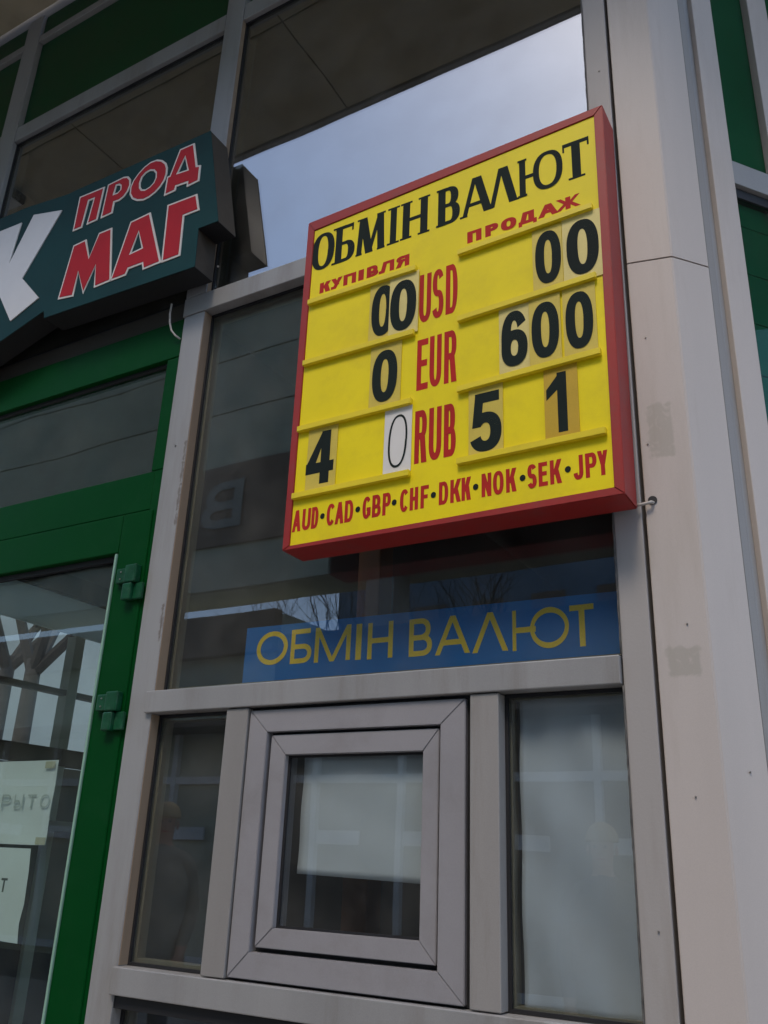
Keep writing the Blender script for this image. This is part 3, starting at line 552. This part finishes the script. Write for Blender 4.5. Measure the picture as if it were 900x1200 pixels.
# ---------------------------------------------------------------- side facade turning the corner
SF = thing('side_facade', 'receding side shop front with pale post, green panel and green glass', 'facade', (-.2025, .085, 0), R(52))
def sb(name, *a, **k): return box(name, *a, parent=SF, local=True, **k)
sb('edge_strip', .007, .024, .008, .03, GZ, ZT, M['alu_warm'], bev=.001)
sb('groove', .024, .040, .022, .04, GZ, ZT, M['gasket'], bev=0)
sb('post', .040, .097, .0, .08, GZ, ZT, M['clad'], bev=.0015)
sb('inner_strip', .0245, .0395, .012, .0215, GZ, ZT, M['alu'], bev=.001)
sb('post', .212, .272, .0, .08, GZ, ZT, M['clad'], bev=.0015)
sb('post', 1.4, 1.46, .0, .08, GZ, ZT, M['clad'], bev=.0015)
for k, (a, c) in enumerate(((.0985, .2105), (.2735, 1.3985), (1.4615, 2.9))):
    sb('transom', a, c, .006, .07, 2.905, 2.965, M['alu'])
    sb('gasket', a, c, .016, .07, 2.880, 2.904, M['gasket'])
    sb('green_panel', a, c, .018, .05, 2.967, 4.59, M['spandrel'])
    z = .3
    while z < 2.86:
        sb('green_slat', a, c, .030, .06, z, min(z + .118, 2.878), M['tealglass_back'], bev=.001); z += .12
    sb('glass_pane', a, c, .020, .0255, .3, 2.879, M['glass_side'], bev=0)
    sb('sill', a, c, .0, .07, GZ, .298, M['spandrel'])
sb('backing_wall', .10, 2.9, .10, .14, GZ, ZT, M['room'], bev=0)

# ---------------------------------------------------------------- service window
SW = thing('service_window', 'grey framed square hatch window with nested frames in the middle of the front', 'window', (-.925, .02, 1.34))
def frame4(ox0, ox1, oz0, oz1, ix0, ix1, iz0, iz1, y0, y1, m, nm, par=SW, gap=.0006, bev=.0012):
    g_ = gap / 2
    for q in ([(ox0, oz1), (ox1, oz1), (ix1, iz1), (ix0, iz1)], [(ox0, oz0), (ix0, iz0), (ix1, iz0), (ox1, oz0)],
              [(ox0, oz0), (ox0, oz1), (ix0, iz1), (ix0, iz0)], [(ox1, oz0), (ix1, iz0), (ix1, iz1), (ox1, oz1)]):
        bm = prism(inset(q, g_), y0, y1)
        bmesh.ops.dissolve_limit(bm, angle_limit=.01, verts=bm.verts[:], edges=bm.edges[:])
        bmesh.ops.bevel(bm, geom=bm.edges[:], offset=bev, segments=2, affect='EDGES')
        link(nm, bm, m, par)
frame4(-1.1695, -.6835, 1.3405, 1.8285, -1.1225, -.7335, 1.3865, 1.784, .001, .06, M['pvc'], 'frame_bar')
frame4(-1.1145, -.7375, 1.394, 1.7785, -1.0765, -.7705, 1.429, 1.739, .006, .05, M['pvc'], 'sash_bar')
bm = bmesh.new()
for a in ((-1.126, -1.112, 1.385, 1.787), (-.741, -.731, 1.385, 1.787), (-1.112, -.741, 1.776, 1.787), (-1.112, -.741, 1.385, 1.396)):
    bbox_add(bm, a[0], a[1], .022, .055, a[2], a[3])
link('gasket', bm, M['gasket'], SW)
bm = bmesh.new()
for a in ((-1.1722, -1.165, 1.338, 1.834), (-.688, -.6728, 1.338, 1.834), (-1.165, -.688, 1.824, 1.834), (-1.165, -.688, 1.338, 1.345)):
    bbox_add(bm, a[0], a[1], .012, .058, a[2], a[3])
link('gasket', bm, M['gasket'], SW)
bm = bmesh.new()
for a in ((-1.0775, -1.0715, 1.428, 1.740), (-.7745, -.7695, 1.428, 1.740), (-1.0715, -.7745, 1.735, 1.740), (-1.0715, -.7745, 1.428, 1.433)):
    bbox_add(bm, a[0], a[1], .018, .0225, a[2], a[3])
link('gasket', bm, M['gasket'], SW)
box('glass_pane', -1.0775, -.7695, .023, .028, 1.428, 1.740, M['glass'], SW, bev=0)
bm = bmesh.new()
def wavy(x0, x1, z0, z1, y, amp, cut=0., nx=18, nz=18, seed=1, th=.0003):
    bm = bmesh.new(); rr = random.Random(seed); ph = [rr.uniform(0, 6) for _ in range(4)]
    vs = [[bm.verts.new((x0 + (x1 - x0) * i / nx, y + amp * (math.sin(i * .55 + ph[0]) * .5 + math.sin(j * .6 + i * .35 + ph[1]) * .6 + .5 * abs(math.sin((i + j) * .25 + ph[2]))),
                         z0 + (z1 - z0) * j / nz + cut * i / nx * (1 - j / nz))) for i in range(nx + 1)] for j in range(nz + 1)]
    for j in range(nz):
        for i in range(nx): bm.faces.new((vs[j][i], vs[j][i + 1], vs[j + 1][i + 1], vs[j + 1][i]))
    r_ = bmesh.ops.extrude_face_region(bm, geom=bm.faces[:]); bmesh.ops.translate(bm, verts=[q for q in r_['geom'] if isinstance(q, bmesh.types.BMVert)], vec=(0, th, 0))
    bmesh.ops.recalc_face_normals(bm, faces=bm.faces[:]); return bm
pp = [(-1.0505, 1.737), (-.768, 1.737), (-.768, 1.517), (-1.048, 1.5245)]

bm = wavy(-1.050, -.769, 1.5235, 1.737, .034, .0022, -.007)
tag(link('paper_sheet', bm, M['paper'], None, smooth=True), 'plain white sheet of paper behind the hatch window glass', 'paper')
# full white film in the right pane
bm = bmesh.new(); n_ = 24
vs = [[bm.verts.new((-.598 + .2 * i / n_, .043 + .0022 * math.sin(i * .7) + .003 * math.sin(j * .5 + i * .3), 1.338 + .492 * j / 30)) for i in range(n_ + 1)] for j in range(31)]
for j in range(30):
    for i in range(n_): bm.faces.new((vs[j][i], vs[j][i + 1], vs[j + 1][i + 1], vs[j + 1][i]))
r_ = bmesh.ops.extrude_face_region(bm, geom=bm.faces[:]); bmesh.ops.translate(bm, verts=[q for q in r_['geom'] if isinstance(q, bmesh.types.BMVert)], vec=(0, .0006, 0))
bmesh.ops.recalc_face_normals(bm, faces=bm.faces[:])
tag(link('window_blind', bm, M['blind'], None, smooth=True), 'white sheet filling the narrow pane right of the hatch window', 'blind')
WP = box('wooden_post', -1.065, -1.005, .22, .28, .17, 2.30, M['wood'], bev=.003)
tag(WP, 'brown wooden upright inside the booth behind the hatch window', 'post')
CT = thing('booth_counter', 'dark counter with shelf inside the booth below the hatch', 'counter', (-1, .4, .17))
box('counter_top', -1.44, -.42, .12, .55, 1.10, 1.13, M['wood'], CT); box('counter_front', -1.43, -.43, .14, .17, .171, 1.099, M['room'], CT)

# ---------------------------------------------------------------- entrance door
DF = thing('door_frame', 'green fixed frame with fanlight above the entrance door', 'door frame', (-1.9, 0, GZ))
box('jamb', -1.5475, -1.5195, .004, .06, GZ, 2.4445, M['green'], DF, bev=.0015)
box('head_bar', -3.0, -1.5195, .004, .06, 2.772, 2.888, M['green'], DF, bev=.002)
box('jamb', -1.562, -1.5195, .004, .06, 2.446, 2.770, M['green'], DF, bev=.002)
box('fanlight_rail', -3.0, -1.5195 - .0275, .004, .06, 2.340, 2.4445, M['green'], DF, bev=.002)
box('jamb', -3.0, -2.93, .004, .06, GZ, 2.339, M['green'], DF)
box('glass_pane', -2.93, -1.5625, .026, .031, 2.446, 2.770, M['glass_door'], DF, bev=0)
bm = bmesh.new()
for a in ((-2.93, -1.563, 2.762, 2.771), (-2.93, -1.563, 2.4455, 2.450), (-1.568, -1.5625, 2.450, 2.762)):
    bbox_add(bm, a[0], a[1], .018, .0255, a[2], a[3])
link('gasket', bm, M['gasket'], DF)
box('side_panel', -3.598, -3.002, .004, .06, GZ, 2.888, M['spandrel'], DF)

D = thing('entrance_door', 'green framed glass shop door with notices behind the glass', 'door', (-1.53, 0, GZ))
def db(name, *a, **k): return box(name, *a, parent=D, **k)
db('stile', -1.6305, -1.5325, .0, .055, GZ + .01, 2.3375, M['green'], bev=.0025)
db('top_rail', -2.80, -1.6312, .0, .055, 2.2365, 2.3375, M['green'], bev=.0025)
db('stile', -2.9, -2.8006, .0, .055, GZ + .01, 2.3375, M['green'], bev=.0025)
db('bottom_rail', -2.80, -1.6312, .0, .055, GZ + .01, .36, M['green'], bev=.0025)
db('glass_pane', -2.8, -1.6315, .026, .031, .36, 2.236, M['glass_door'], bev=0)
db('glazing_bead', -1.6375, -1.6313, -.0035, .012, .36, 2.233, M['green_hi'], bev=.0015)
bm = bmesh.new(); bbox_add(bm, -2.8, -1.6375, .016, .0255, 2.222, 2.236); bbox_add(bm, -1.640, -1.6315, .0125, .0255, .36, 2.222)
link('gasket', bm, M['gasket'], D)
box('door_gap', -1.5324, -1.5306, .02, .05, GZ, 2.338, M['gasket'], DF, bev=0)
def hinge(zt):
    h = bmesh.new(); bbox_add(h, -1.612, -1.577, -.012, -.0005, zt - .042, zt - .004, .003)
    hh = link('hinge', h, M['hinge'], D)
    k = bmesh.new(); bbox_add(k, -1.5765, -1.540, -.020, -.0005, zt - .0445, zt, .003); link('knuckle', k, M['hinge'], hh)
    k = bmesh.new(); bbox_add(k, -1.578, -1.550, -.020, -.0005, zt - .088, zt - .046, .0035); link('knuckle', k, M['hinge'], hh)
    k = bmesh.new(); bbox_add(k, -1.549, -1.522, -.010, -.0005, zt - .086, zt - .046, .002); link('knuckle', k, M['hinge'], hh)
hinge(2.192); hinge(1.888)
for z in (2.178, 2.160, 1.874, 1.856): screw(-1.596, -.0125, z, .0022, D)
N1 = thing('door_notice', 'upper white notice behind the door glass with a faint closed sign', 'notice', (-1.85, .034, 1.55))
bm = wavy(-2.25, -1.762, 1.556, 1.746, .037, .0016, seed=4); link('sheet', bm, M['paper'], N1)
word('faint grey', [(c, -2.075 + i * .046, -2.075 + i * .046 + .032, 1.637, 1.668) for i, c in enumerate('ЗАКРЫТО')], .0336, .005, .004, M['greyink'], N1)
N2 = thing('door_notice', 'lower white notice behind the door glass with a curled corner', 'notice', (-1.85, .034, 1.35))
bm = prism([(-2.25, 1.548), (-1.806, 1.548), (-1.800, 1.50), (-1.797, 1.43), (-1.803, 1.39), (-1.797, 1.35), (-2.25, 1.36)], .0355, .036); link('sheet', bm, M['paper'], N2)
word('dark grey', [('С', -1.925, -1.900, 1.452, 1.482), ('Т', -1.888, -1.866, 1.452, 1.482)], .0352, .006, .005, M['dkink'], N2)

for q, (xx, zz) in enumerate(((-1.790, 1.735), (-1.780, 1.565))): box('tape_strip', xx - .012, xx + .022, .0325, .0328, zz - .008, zz + .008, M['tape'], N1, bev=0)
# ---------------------------------------------------------------- blue window strip
ST = thing('window_sticker', 'blue strip with yellow lettering inside the glass below the red sign', 'sticker', (-.8, .045, 1.95))
bm = prism([(-1.207 * 1.022, 2.018), (-.394, 2.008), (-.394, 1.886), (-1.207 * 1.022, 1.886)], .0425, .043); link('blue_strip', bm, M['blue'], ST)
def shift(items, f): return [(c, a * f, b * f, 1.55 + (z0 - 1.55) * f, 1.55 + (z1 - 1.55) * f) for c, a, b, z0, z1 in items]
word('yellow', shift(WORDS['stripe'], 1.0150), .0423, .0105, .0105, M['yfilm'], ST, geo=True)

# ---------------------------------------------------------------- exchange rate sign
SG = thing('exchange_rate_sign', 'yellow currency exchange board in a deep red box frame on the shop front', 'sign', (-.70, -.05, 2.13))
OC = [(-1.0598, 2.9620), (-.3444, 2.9830), (-.3512, 2.1341), (-1.0560, 2.1325)]
IC = [(-1.0405, 2.9330), (-.3629, 2.9628), (-.3690, 2.1497), (-1.0385, 2.1415)]
F0, BK = -.087, -.012
for a, b in ((0, 1), (1, 2), (2, 3), (3, 0)):
    nxt = [OC[a], OC[b], IC[b], IC[a]]
    bm = prism(inset(nxt, .00015), F0, BK)
    bmesh.ops.dissolve_limit(bm, angle_limit=.01, verts=bm.verts[:], edges=bm.edges[:])
    bmesh.ops.bevel(bm, geom=bm.edges[:], offset=.0012, segments=2, affect='EDGES')
    link('frame_bar', bm, M['red'], SG)
bm = prism(inset(IC, .0004), -.0845, -.078); link('yellow_panel', bm, M['yellow'], SG)
bm = prism(inset(IC, .0006), -.020, -.014); link('back_plate', bm, M['red'], SG)
for x_ in (-.95, -.45):
    for z_ in (2.25, 2.85): box('bracket', x_, x_ + .03, -.0135, -.0015, z_, z_ + .05, M['gasket'], SG)
YP = -.0847
word('black serif', WORDS['heading'], YP, .0180, .0095, M['ink'], SG, serif=True)
word('red', WORDS['buy'], YP, .0112, .0074, M['inkred'], SG)
word('red', WORDS['sell'], YP, .0125, .0076, M['inkred'], SG)
word('red', WORDS['usd'], YP, .0104, .0150, M['inkred'], SG)
word('red', WORDS['eur'], YP, .0104, .0150, M['inkred'], SG)
word('red', WORDS['rub'], YP, .0104, .0150, M['inkred'], SG)
oth = WORDS['other']
word('red', [q for q in oth if q[0] != '·'], YP, .0073, .0082, M['inkred'], SG)
word('black', [q for q in oth if q[0] == '·'], YP, .01, .01, M['ink'], SG)
for k, (x0, x1, za0, za1, zb0, zb1) in RAILS.items():
    if k[0] == 'L': x0 = -1.0385
    c0, c1 = (za0 + za1) / 2, (zb0 + zb1) / 2; h_ = .0068
    bm = prism([(x0, c0 - h_), (x1, c1 - h_), (x1, c1 + h_), (x0, c0 + h_)], -.0945, -.0846)
    bmesh.ops.dissolve_limit(bm, angle_limit=.01, verts=bm.verts[:], edges=bm.edges[:])
    bmesh.ops.bevel(bm, geom=bm.edges[:], offset=.0012, segments=2, affect='EDGES')
    link('card_rail', bm, M['yrail'], SG)

CARDINFO = {
 'u1': ('card', 'zero card in the buying column of the USD row, half covered by its neighbour', 2.570, 2.722),
 'u2': ('card_pale', 'zero card touching the red USD letters, overlapping the card on its left', 2.570, 2.722),
 'e1': ('card', 'single yellow zero card left of the red EUR letters', 2.410, 2.562),
 'r1': ('card', 'yellow card with the digit 4 at the lower left of the board', 2.253, 2.400),
 'r2': ('card_white', 'white card with a thin hand-drawn zero left of the red RUB letters', 2.257, 2.401),
 'u3': ('card', 'left zero card of the pair on the top selling row', 2.575, 2.726),
 'u4': ('card_pale', 'pale zero card at the right end of the top selling row by the frame', 2.578, 2.732),
 'e2': ('card_pale', 'pale yellow card with the digit 6 on the EUR row', 2.411, 2.564),
 'e3': ('card', 'middle zero card right after the digit 6', 2.413, 2.566),
 'e4': ('card', 'last zero card of the number 600 at the right frame', 2.416, 2.569),
 'r3': ('card', 'yellow card with the digit 5 right of the red RUB letters', 2.250, 2.405),
 'r4': ('card_ochre', 'darker ochre card with the digit 1 at the lower right', 2.255, 2.410)}
rnd_ = random.Random(3)
for i, (k, (ch, x0, x1, dx0, dx1, z0, z1)) in enumerate(CARDS.items()):
    mm, lab, cz0, cz1 = CARDINFO[k]
    y = -.0866 if k not in ('u2', 'e3') else -.0880
    t = thing('number_card', lab, 'number card', ((x0 + x1) / 2, y, z0), 0, 'number cards slid into the exchange board')
    bm = prism([(x0, cz0), (x1, cz0 + rnd_.uniform(-.001, .001)), (x1, cz1), (x0, cz1 + rnd_.uniform(-.001, .001))], y, y + .0012); link('card', bm, M[mm], t)
    bm = bmesh.new()
    if ch == 'o': letters(bm, [('o', dx0, dx1 - .004, z0, z1)], y - .0002, .0044, .0048, slant=.10)
    else: letters(bm, [(ch, dx0, dx1, z0, z1)], y - .0002, {'1': .52, '4': .33, '0': .35}.get(ch, .36) * (dx1 - dx0), {'0': .022, '4': .024}.get(ch, .022))
    link('digit', bm, M['ink'], t)

# ---------------------------------------------------------------- green shop sign on the left
SS = thing('shop_sign', 'dark teal box sign with white and red Cyrillic letters above the door', 'sign', (-1.9, -.05, 2.9))
BODY = [(-1.969, 3.4383), (-1.4300, 3.4243), (-1.3570, 3.085), (-1.4250, 3.0872), (-1.4190, 2.963), (-1.9965, 2.9822), (-2.0036, 3.0088), (-2.1775, 2.9573), (-2.3604, 2.9032), (-3.1, 2.86), (-3.1, 3.50), (-2.3318, 3.4706), (-2.1977, 3.4639), (-2.0042, 3.4374)]
bm = prism(BODY, -.083, -.0845); link('face_plate', bm, M['teal'], SS)
bm = prism(inset(BODY, .001), -.0828, -.012)
link('sign_box', bm, M['signside'], SS)
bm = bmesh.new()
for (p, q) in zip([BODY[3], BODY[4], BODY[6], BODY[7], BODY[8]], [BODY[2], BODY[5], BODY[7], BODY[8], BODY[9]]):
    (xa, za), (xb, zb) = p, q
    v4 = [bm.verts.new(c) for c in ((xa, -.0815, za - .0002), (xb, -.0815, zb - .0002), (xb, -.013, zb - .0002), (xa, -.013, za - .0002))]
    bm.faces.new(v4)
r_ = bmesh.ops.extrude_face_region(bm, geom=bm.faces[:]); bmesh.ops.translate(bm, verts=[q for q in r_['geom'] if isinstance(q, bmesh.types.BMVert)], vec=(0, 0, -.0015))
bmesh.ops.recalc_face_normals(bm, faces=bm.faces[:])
link('underside_shade', bm, M['gasket'], SS)  # black sheet painting in the shade below the sign box
screw(-1.3905, -.03, 2.99, .003, SS)
for ch, loops in LOGO.items():
    L_ = loops
    if ch == 'К':
        L_ = [[p if p[0] > -2.3 else p for p in loops[0]]]
        bm = prism(L_[0], -.0875, -.0846); o = link('letter', bm, M['kwhite'], SS); o['label'] = 'large white letter К'
        continue
    f_ = 1.003
    bm = prism(L_[0], -.0868, -.0846, holes=[inset(h, .0) for h in L_[1:]]); o = link('letter', bm, M['letterwhite'], SS)
    o['label'] = 'red letter %s with a pale rim' % ch
    bm = prism(inset(L_[0], .0062), -.0878, -.0869, holes=[inset(h, -.0058) for h in L_[1:]]); link('letter_face', bm, M['lettered'], o)

# ================================================================ WHAT THE GLASS REFLECTS
OB = thing('gallery_building', 'olive clad raised gallery block on pillars across the street', 'building', (-5, -10, 0))
z = 5.77
def ob(n, *a, **k): return box(n, *a, parent=OB, bev=0, **k)
ob('wall', -24, 8, -10.5, -9.62, 5.75, 11.4, M['opp'])
k = 0
while z < 11.3:
    if not (6.4 < z < 7.9): ob('siding_board', -24, 8, -9.61, -9.56, z, z + 1.13, M['opp'])
    z += 1.16
ob('sign_band', -24, 8, -9.61, -9.50, 6.55, 8.1, M['oppband'])
bm = bmesh.new(); letters(bm, [('В', -10.35, -9.45, 6.85, 7.75)], 0, .2, .16)
bm.transform(Matrix.Translation((0, -9.47, 0)))
bm.transform(Matrix.Translation((-9.9, 0, 0)) @ Matrix.Scale(-1, 4, (1, 0, 0)) @ Matrix.Translation((9.9, 0, 0)))
for f in bm.faces: f.normal_flip()
link('letter', bm, M['oppletter'], OB)
for x_ in range(-22, 8, 5): ob('pillar', x_, x_ + .5, -10.2, -9.7, 0, 5.74, M['stone'])
ob('roof', -24.2, 8.2, -10.7, -9.4, 11.41, 11.6, M['oppband'])
KS = thing('kiosk', 'low kiosk with white framed glazing under the gallery across the street', 'kiosk', (-7, -9, 0))
def kb(n, *a, **k): return box(n, *a, parent=KS, bev=0, **k)
kb('wall', -15.5, -8.2, -12, -9.3, .0, 5.1, M['opp'])
kb('wall', -8.19, -1, -12, -9.3, .0, 4.6, M['room'])
kb('parapet', -8.15, -1, -9.29, -9.1, 3.55, 4.7, M['room'])
kb('parapet', -15.5, -8.25, -9.29, -9.1, 4.5, 5.15, M['oppband'])
kb('awning', -15.7, -.8, -9.28, -8.6, 3.31, 3.42, M['oppband'])
x_ = -15.5
while x_ < -1:
    kb('mullion', x_, x_ + .09, -9.29, -9.2, .1, 3.3, M['oppwhite'])
    kb('handle_bar', x_ + .09, x_ + .75, -9.28, -9.24, 1.74, 1.92, M['oppwhite'])
    x_ += 1.35
kb('transom_bar', -15.5, -1, -9.285, -9.215, 2.55, 2.66, M['oppwhite'])
kb('transom_bar', -15.5, -1, -9.285, -9.215, .1, .2, M['oppwhite'])

def tree(name, x, y, h, seed, label, group, spread=.5):
    rnd = random.Random(seed); t = thing(name, label, 'tree', (x, y, 0), 0, group)
    tb = bmesh.new(); tube(tb, [(x, y, 0), (x + .05, y, h * .2), (x - .03, y + .05, h * .42)], h * .014, 10, h * .010)
    link('trunk', tb, M['bark'], t, smooth=True)
    bm = bmesh.new()
    def br(p, d, L, r, lev):
        pts = [p]; q = p
        for i in range(3):
            d2 = (d + Vector((rnd.uniform(-.25, .25), rnd.uniform(-.25, .25), rnd.uniform(-.05, .2)))).normalized(); q = q + d2 * L / 3; pts.append(q); d = d2
        tube(bm, pts, r, 5 if lev > 1 else 7, r * .55)
        if lev < 5:
            for i in range(4 if lev < 3 else 3):
                a = pts[rnd.choice((1, 2, 3))]; dd = (d + Vector((rnd.uniform(-1, 1), rnd.uniform(-1, 1), rnd.uniform(-.2, .8))) * .9).normalized()
                br(a, dd, L * rnd.uniform(.6, .75), r * .5, lev + 1)
    base = Vector((x - .03, y + .05, h * .40))
    for i in range(4):
        a = i * 1.6 + rnd.random(); br(base, Vector((math.cos(a) * spread, math.sin(a) * spread, 1)).normalized(), h * .28, h * .008, 1)
    link('crown', bm, M['bark'], t)
tree('bare_tree', -8.6, 5.2, 8.5, 1, 'bare dark tree outside the hall side glazing, nearest', 'bare winter trees', .8)
tree('bare_tree', -11.5, 7.0, 10, 5, 'bare tree further off behind the hall side glazing', 'bare winter trees', .8)
tree('bare_tree', -10.2, 9.5, 10, 8, 'bare tree at the back behind the hall, tallest of the row', 'bare winter trees', .8)
tree('bare_tree', -9.5, -15.5, 9, 3, 'bare tree beyond the gallery building seen only in reflection', 'bare winter trees', .9)

BK_ = thing('sky_fill_block', 'blue grey block added far behind the gallery to dim the reflected sky strip', 'building', (0, -24, 0))  # added block, fills a gap where bright sky would show in the glass
box('wall', -17, 30, -34, -24, 0, 17, M['farblue'], BK_, bev=0); box('roof', -17.3, 30.3, -34.3, -23.7, 17.01, 17.4, M['oppband'], BK_, bev=0)
for i in range(22):
    for j in range(5): box('window', -16 + i * 2.1, -14.9 + i * 2.1, -23.99, -23.93, 1.5 + j * 3.2, 3.2 + j * 3.2, M['oppband'], BK_, bev=0)
FB = thing('far_building', 'pale plastered building beyond the trees on the left', 'building', (-16, 6, 0))
box('wall', -20, -15, -2, 20, 0, 7.2, M['palewall'], FB, bev=0); box('roof', -20.2, -14.8, -2.2, 20.2, 7.21, 7.45, M['oppband'], FB, bev=0)
for i in range(8): box('window', -14.99, -14.95, -.8 + i * 2.4, .3 + i * 2.4, 1.4, 2.8, M['teal'], FB, bev=0)

# ---------------------------------------------------------------- people standing across the pavement (seen in the glass)
def person(x, y, z0, h, rz, label, coat, hat, face_only=False):
    t = thing('person', label, 'person', (x, y, z0), rz)
    s = h / 1.8
    J = {}; V = []; E = []; Rr = []
    def v(n, co, r): J[n] = len(V); V.append(Vector(co) * s); Rr.append((r[0] * s, r[1] * s)); return J[n]
    def e(a, b): E.append((J[a], J[b]))
    v('pel', (0, 0, .95), (.155, .12)); v('wai', (0, 0, 1.12), (.145, .11)); v('che', (0, .0, 1.32), (.175, .125)); v('nb', (0, .01, 1.46), (.10, .08)); v('nk', (0, 0, 1.53), (.055, .055)); v('hd0', (0, -.005, 1.60), (.062, .072)); v('hd1', (0, -.01, 1.68), (.075, .092)); v('hd2', (0, 0, 1.75), (.062, .075))
    for a, b in (('pel', 'wai'), ('wai', 'che'), ('che', 'nb'), ('nb', 'nk'), ('nk', 'hd0'), ('hd0', 'hd1'), ('hd1', 'hd2')): e(a, b)
    for q in (-1, 1):
        c = 'l' if q < 0 else 'r'
        v('sh' + c, (.18 * q, 0, 1.42), (.075, .07)); v('el' + c, (.24 * q, .02, 1.13), (.055, .055)); v('wr' + c, (.20 * q, -.12, .93), (.04, .04)); v('pa' + c, (.19 * q, -.16, .86), (.038, .022))
        for a, b in (('nb', 'sh' + c), ('sh' + c, 'el' + c), ('el' + c, 'wr' + c), ('wr' + c, 'pa' + c)): e(a, b)
        v('hi' + c, (.09 * q, 0, .88), (.10, .10)); v('kn' + c, (.10 * q, -.01, .48), (.065, .07)); v('an' + c, (.11 * q, .02, .10), (.042, .05)); v('to' + c, (.12 * q, -.14, .045), (.045, .032))
        for a, b in (('pel', 'hi' + c), ('hi' + c, 'kn' + c), ('kn' + c, 'an' + c), ('an' + c, 'to' + c)): e(a, b)
        for f in range(4):
            n = 'f%d%s' % (f, c); v(n, (.19 * q + (f - 1.5) * .017, -.185, .815), (.009, .009)); v(n + 'b', (.19 * q + (f - 1.5) * .017, -.175, .77 - (.012 if f in (1, 2) else 0)), (.008, .008)); e('pa' + c, n); e(n, n + 'b')
        v('th' + c, (.19 * q - .045 * q, -.18, .845), (.010, .010)); e('pa' + c, 'th' + c)
    me = bpy.data.meshes.new('body'); me.from_pydata(V, E, []); o = bpy.data.objects.new('body', me); COL.objects.link(o)
    sk = o.modifiers.new('skin', 'SKIN'); 
    for i, r in enumerate(Rr): me.skin_vertices[0].data[i].radius = r
    me.skin_vertices[0].data[0].use_root = True
    o.modifiers.new('sub', 'SUBSURF').levels = 2; o.modifiers['sub'].render_levels = 2
    dg = bpy.context.evaluated_depsgraph_get(); m2 = bpy.data.meshes.new_from_object(o.evaluated_get(dg))
    bpy.data.objects.remove(o)
    m2.materials.clear()
    for m in (M['skin'], coat, M['trouser'], M['shoe']): m2.materials.append(m)
    for p in m2.polygons:
        p.use_smooth = True; c = p.center / s
        p.material_index = 3 if c.z < .11 else 2 if (c.z < .80 and abs(c.x) < .165) else 0 if (c.z > 1.53 or (c.z < .93 and c.y < -.13)) else 1
    ob_ = bpy.data.objects.new('body', m2); COL.objects.link(ob_); ob_.parent = t
    # coat skirt
    bm = bmesh.new(); rg = []
    for zz, rx, ry in ((1.44, .17, .12), (1.30, .215, .155), (1.12, .20, .15), (.95, .215, .165), (.72, .235, .18)):
        rg.append([bm.verts.new((rx * s * math.cos(a), ry * s * math.sin(a), zz * s)) for a in [2 * math.pi * k / 20 for k in range(20)]])
    for a, b in zip(rg, rg[1:]):
        for k in range(20): bm.faces.new((a[k], b[k], b[(k + 1) % 20], a[(k + 1) % 20]))
    link('coat', bm, coat, t, local=True, smooth=True)
    # face details and hat / hair
    bm = bmesh.new(); bmesh.ops.create_icosphere(bm, subdivisions=2, radius=.013 * s); bm.transform(Matrix.Translation((0, -.098 * s, 1.655 * s)) @ Matrix.Scale(1.5, 4, (0, 0, 1))); link('nose', bm, M['skin'], t, local=True, smooth=True)
    for q in (-1, 1):
        bm = bmesh.new(); bmesh.ops.create_icosphere(bm, subdivisions=1, radius=.009 * s); bm.transform(Matrix.Translation((.028 * q * s, -.088 * s, 1.68 * s))); link('eye', bm, M['shoe'], t, local=True)
        bm = bmesh.new(); bmesh.ops.create_icosphere(bm, subdivisions=2, radius=.024 * s); bm.transform(Matrix.Translation((.078 * q * s, 0, 1.66 * s)) @ Matrix.Scale(.4, 4, (1, 0, 0)) @ Matrix.Scale(1.4, 4, (0, 0, 1))); link('ear', bm, M['skin'], t, local=True, smooth=True)
    bm = bmesh.new(); bbox_add(bm, -.022 * s, .022 * s, -.092 * s, -.082 * s, 1.612 * s, 1.620 * s); link('mouth', bm, M['inkred'], t, local=True)
    bm = bmesh.new(); bmesh.ops.create_uvsphere(bm, u_segments=20, v_segments=12, radius=.1 * s)
    for vv in list(bm.verts):
        if vv.co.z < -.01 * s: vv.co.z = -.01 * s
    bm.transform(Matrix.Translation((0, .005 * s, 1.715 * s)) @ Matrix.Scale(.92, 4, (1, 0, 0))); link('hat', bm, hat, t, local=True, smooth=True)
person(-4.41, -3.17, GZ, 1.74, R(140), 'person in a grey green coat and tan hat standing on the pavement', M['coat'], M['hat'])
person(-1.47, -3.27, GZ, 1.66, R(170), 'person in a dark blue coat facing the booth from the pavement', M['coat2'], M['hat'])
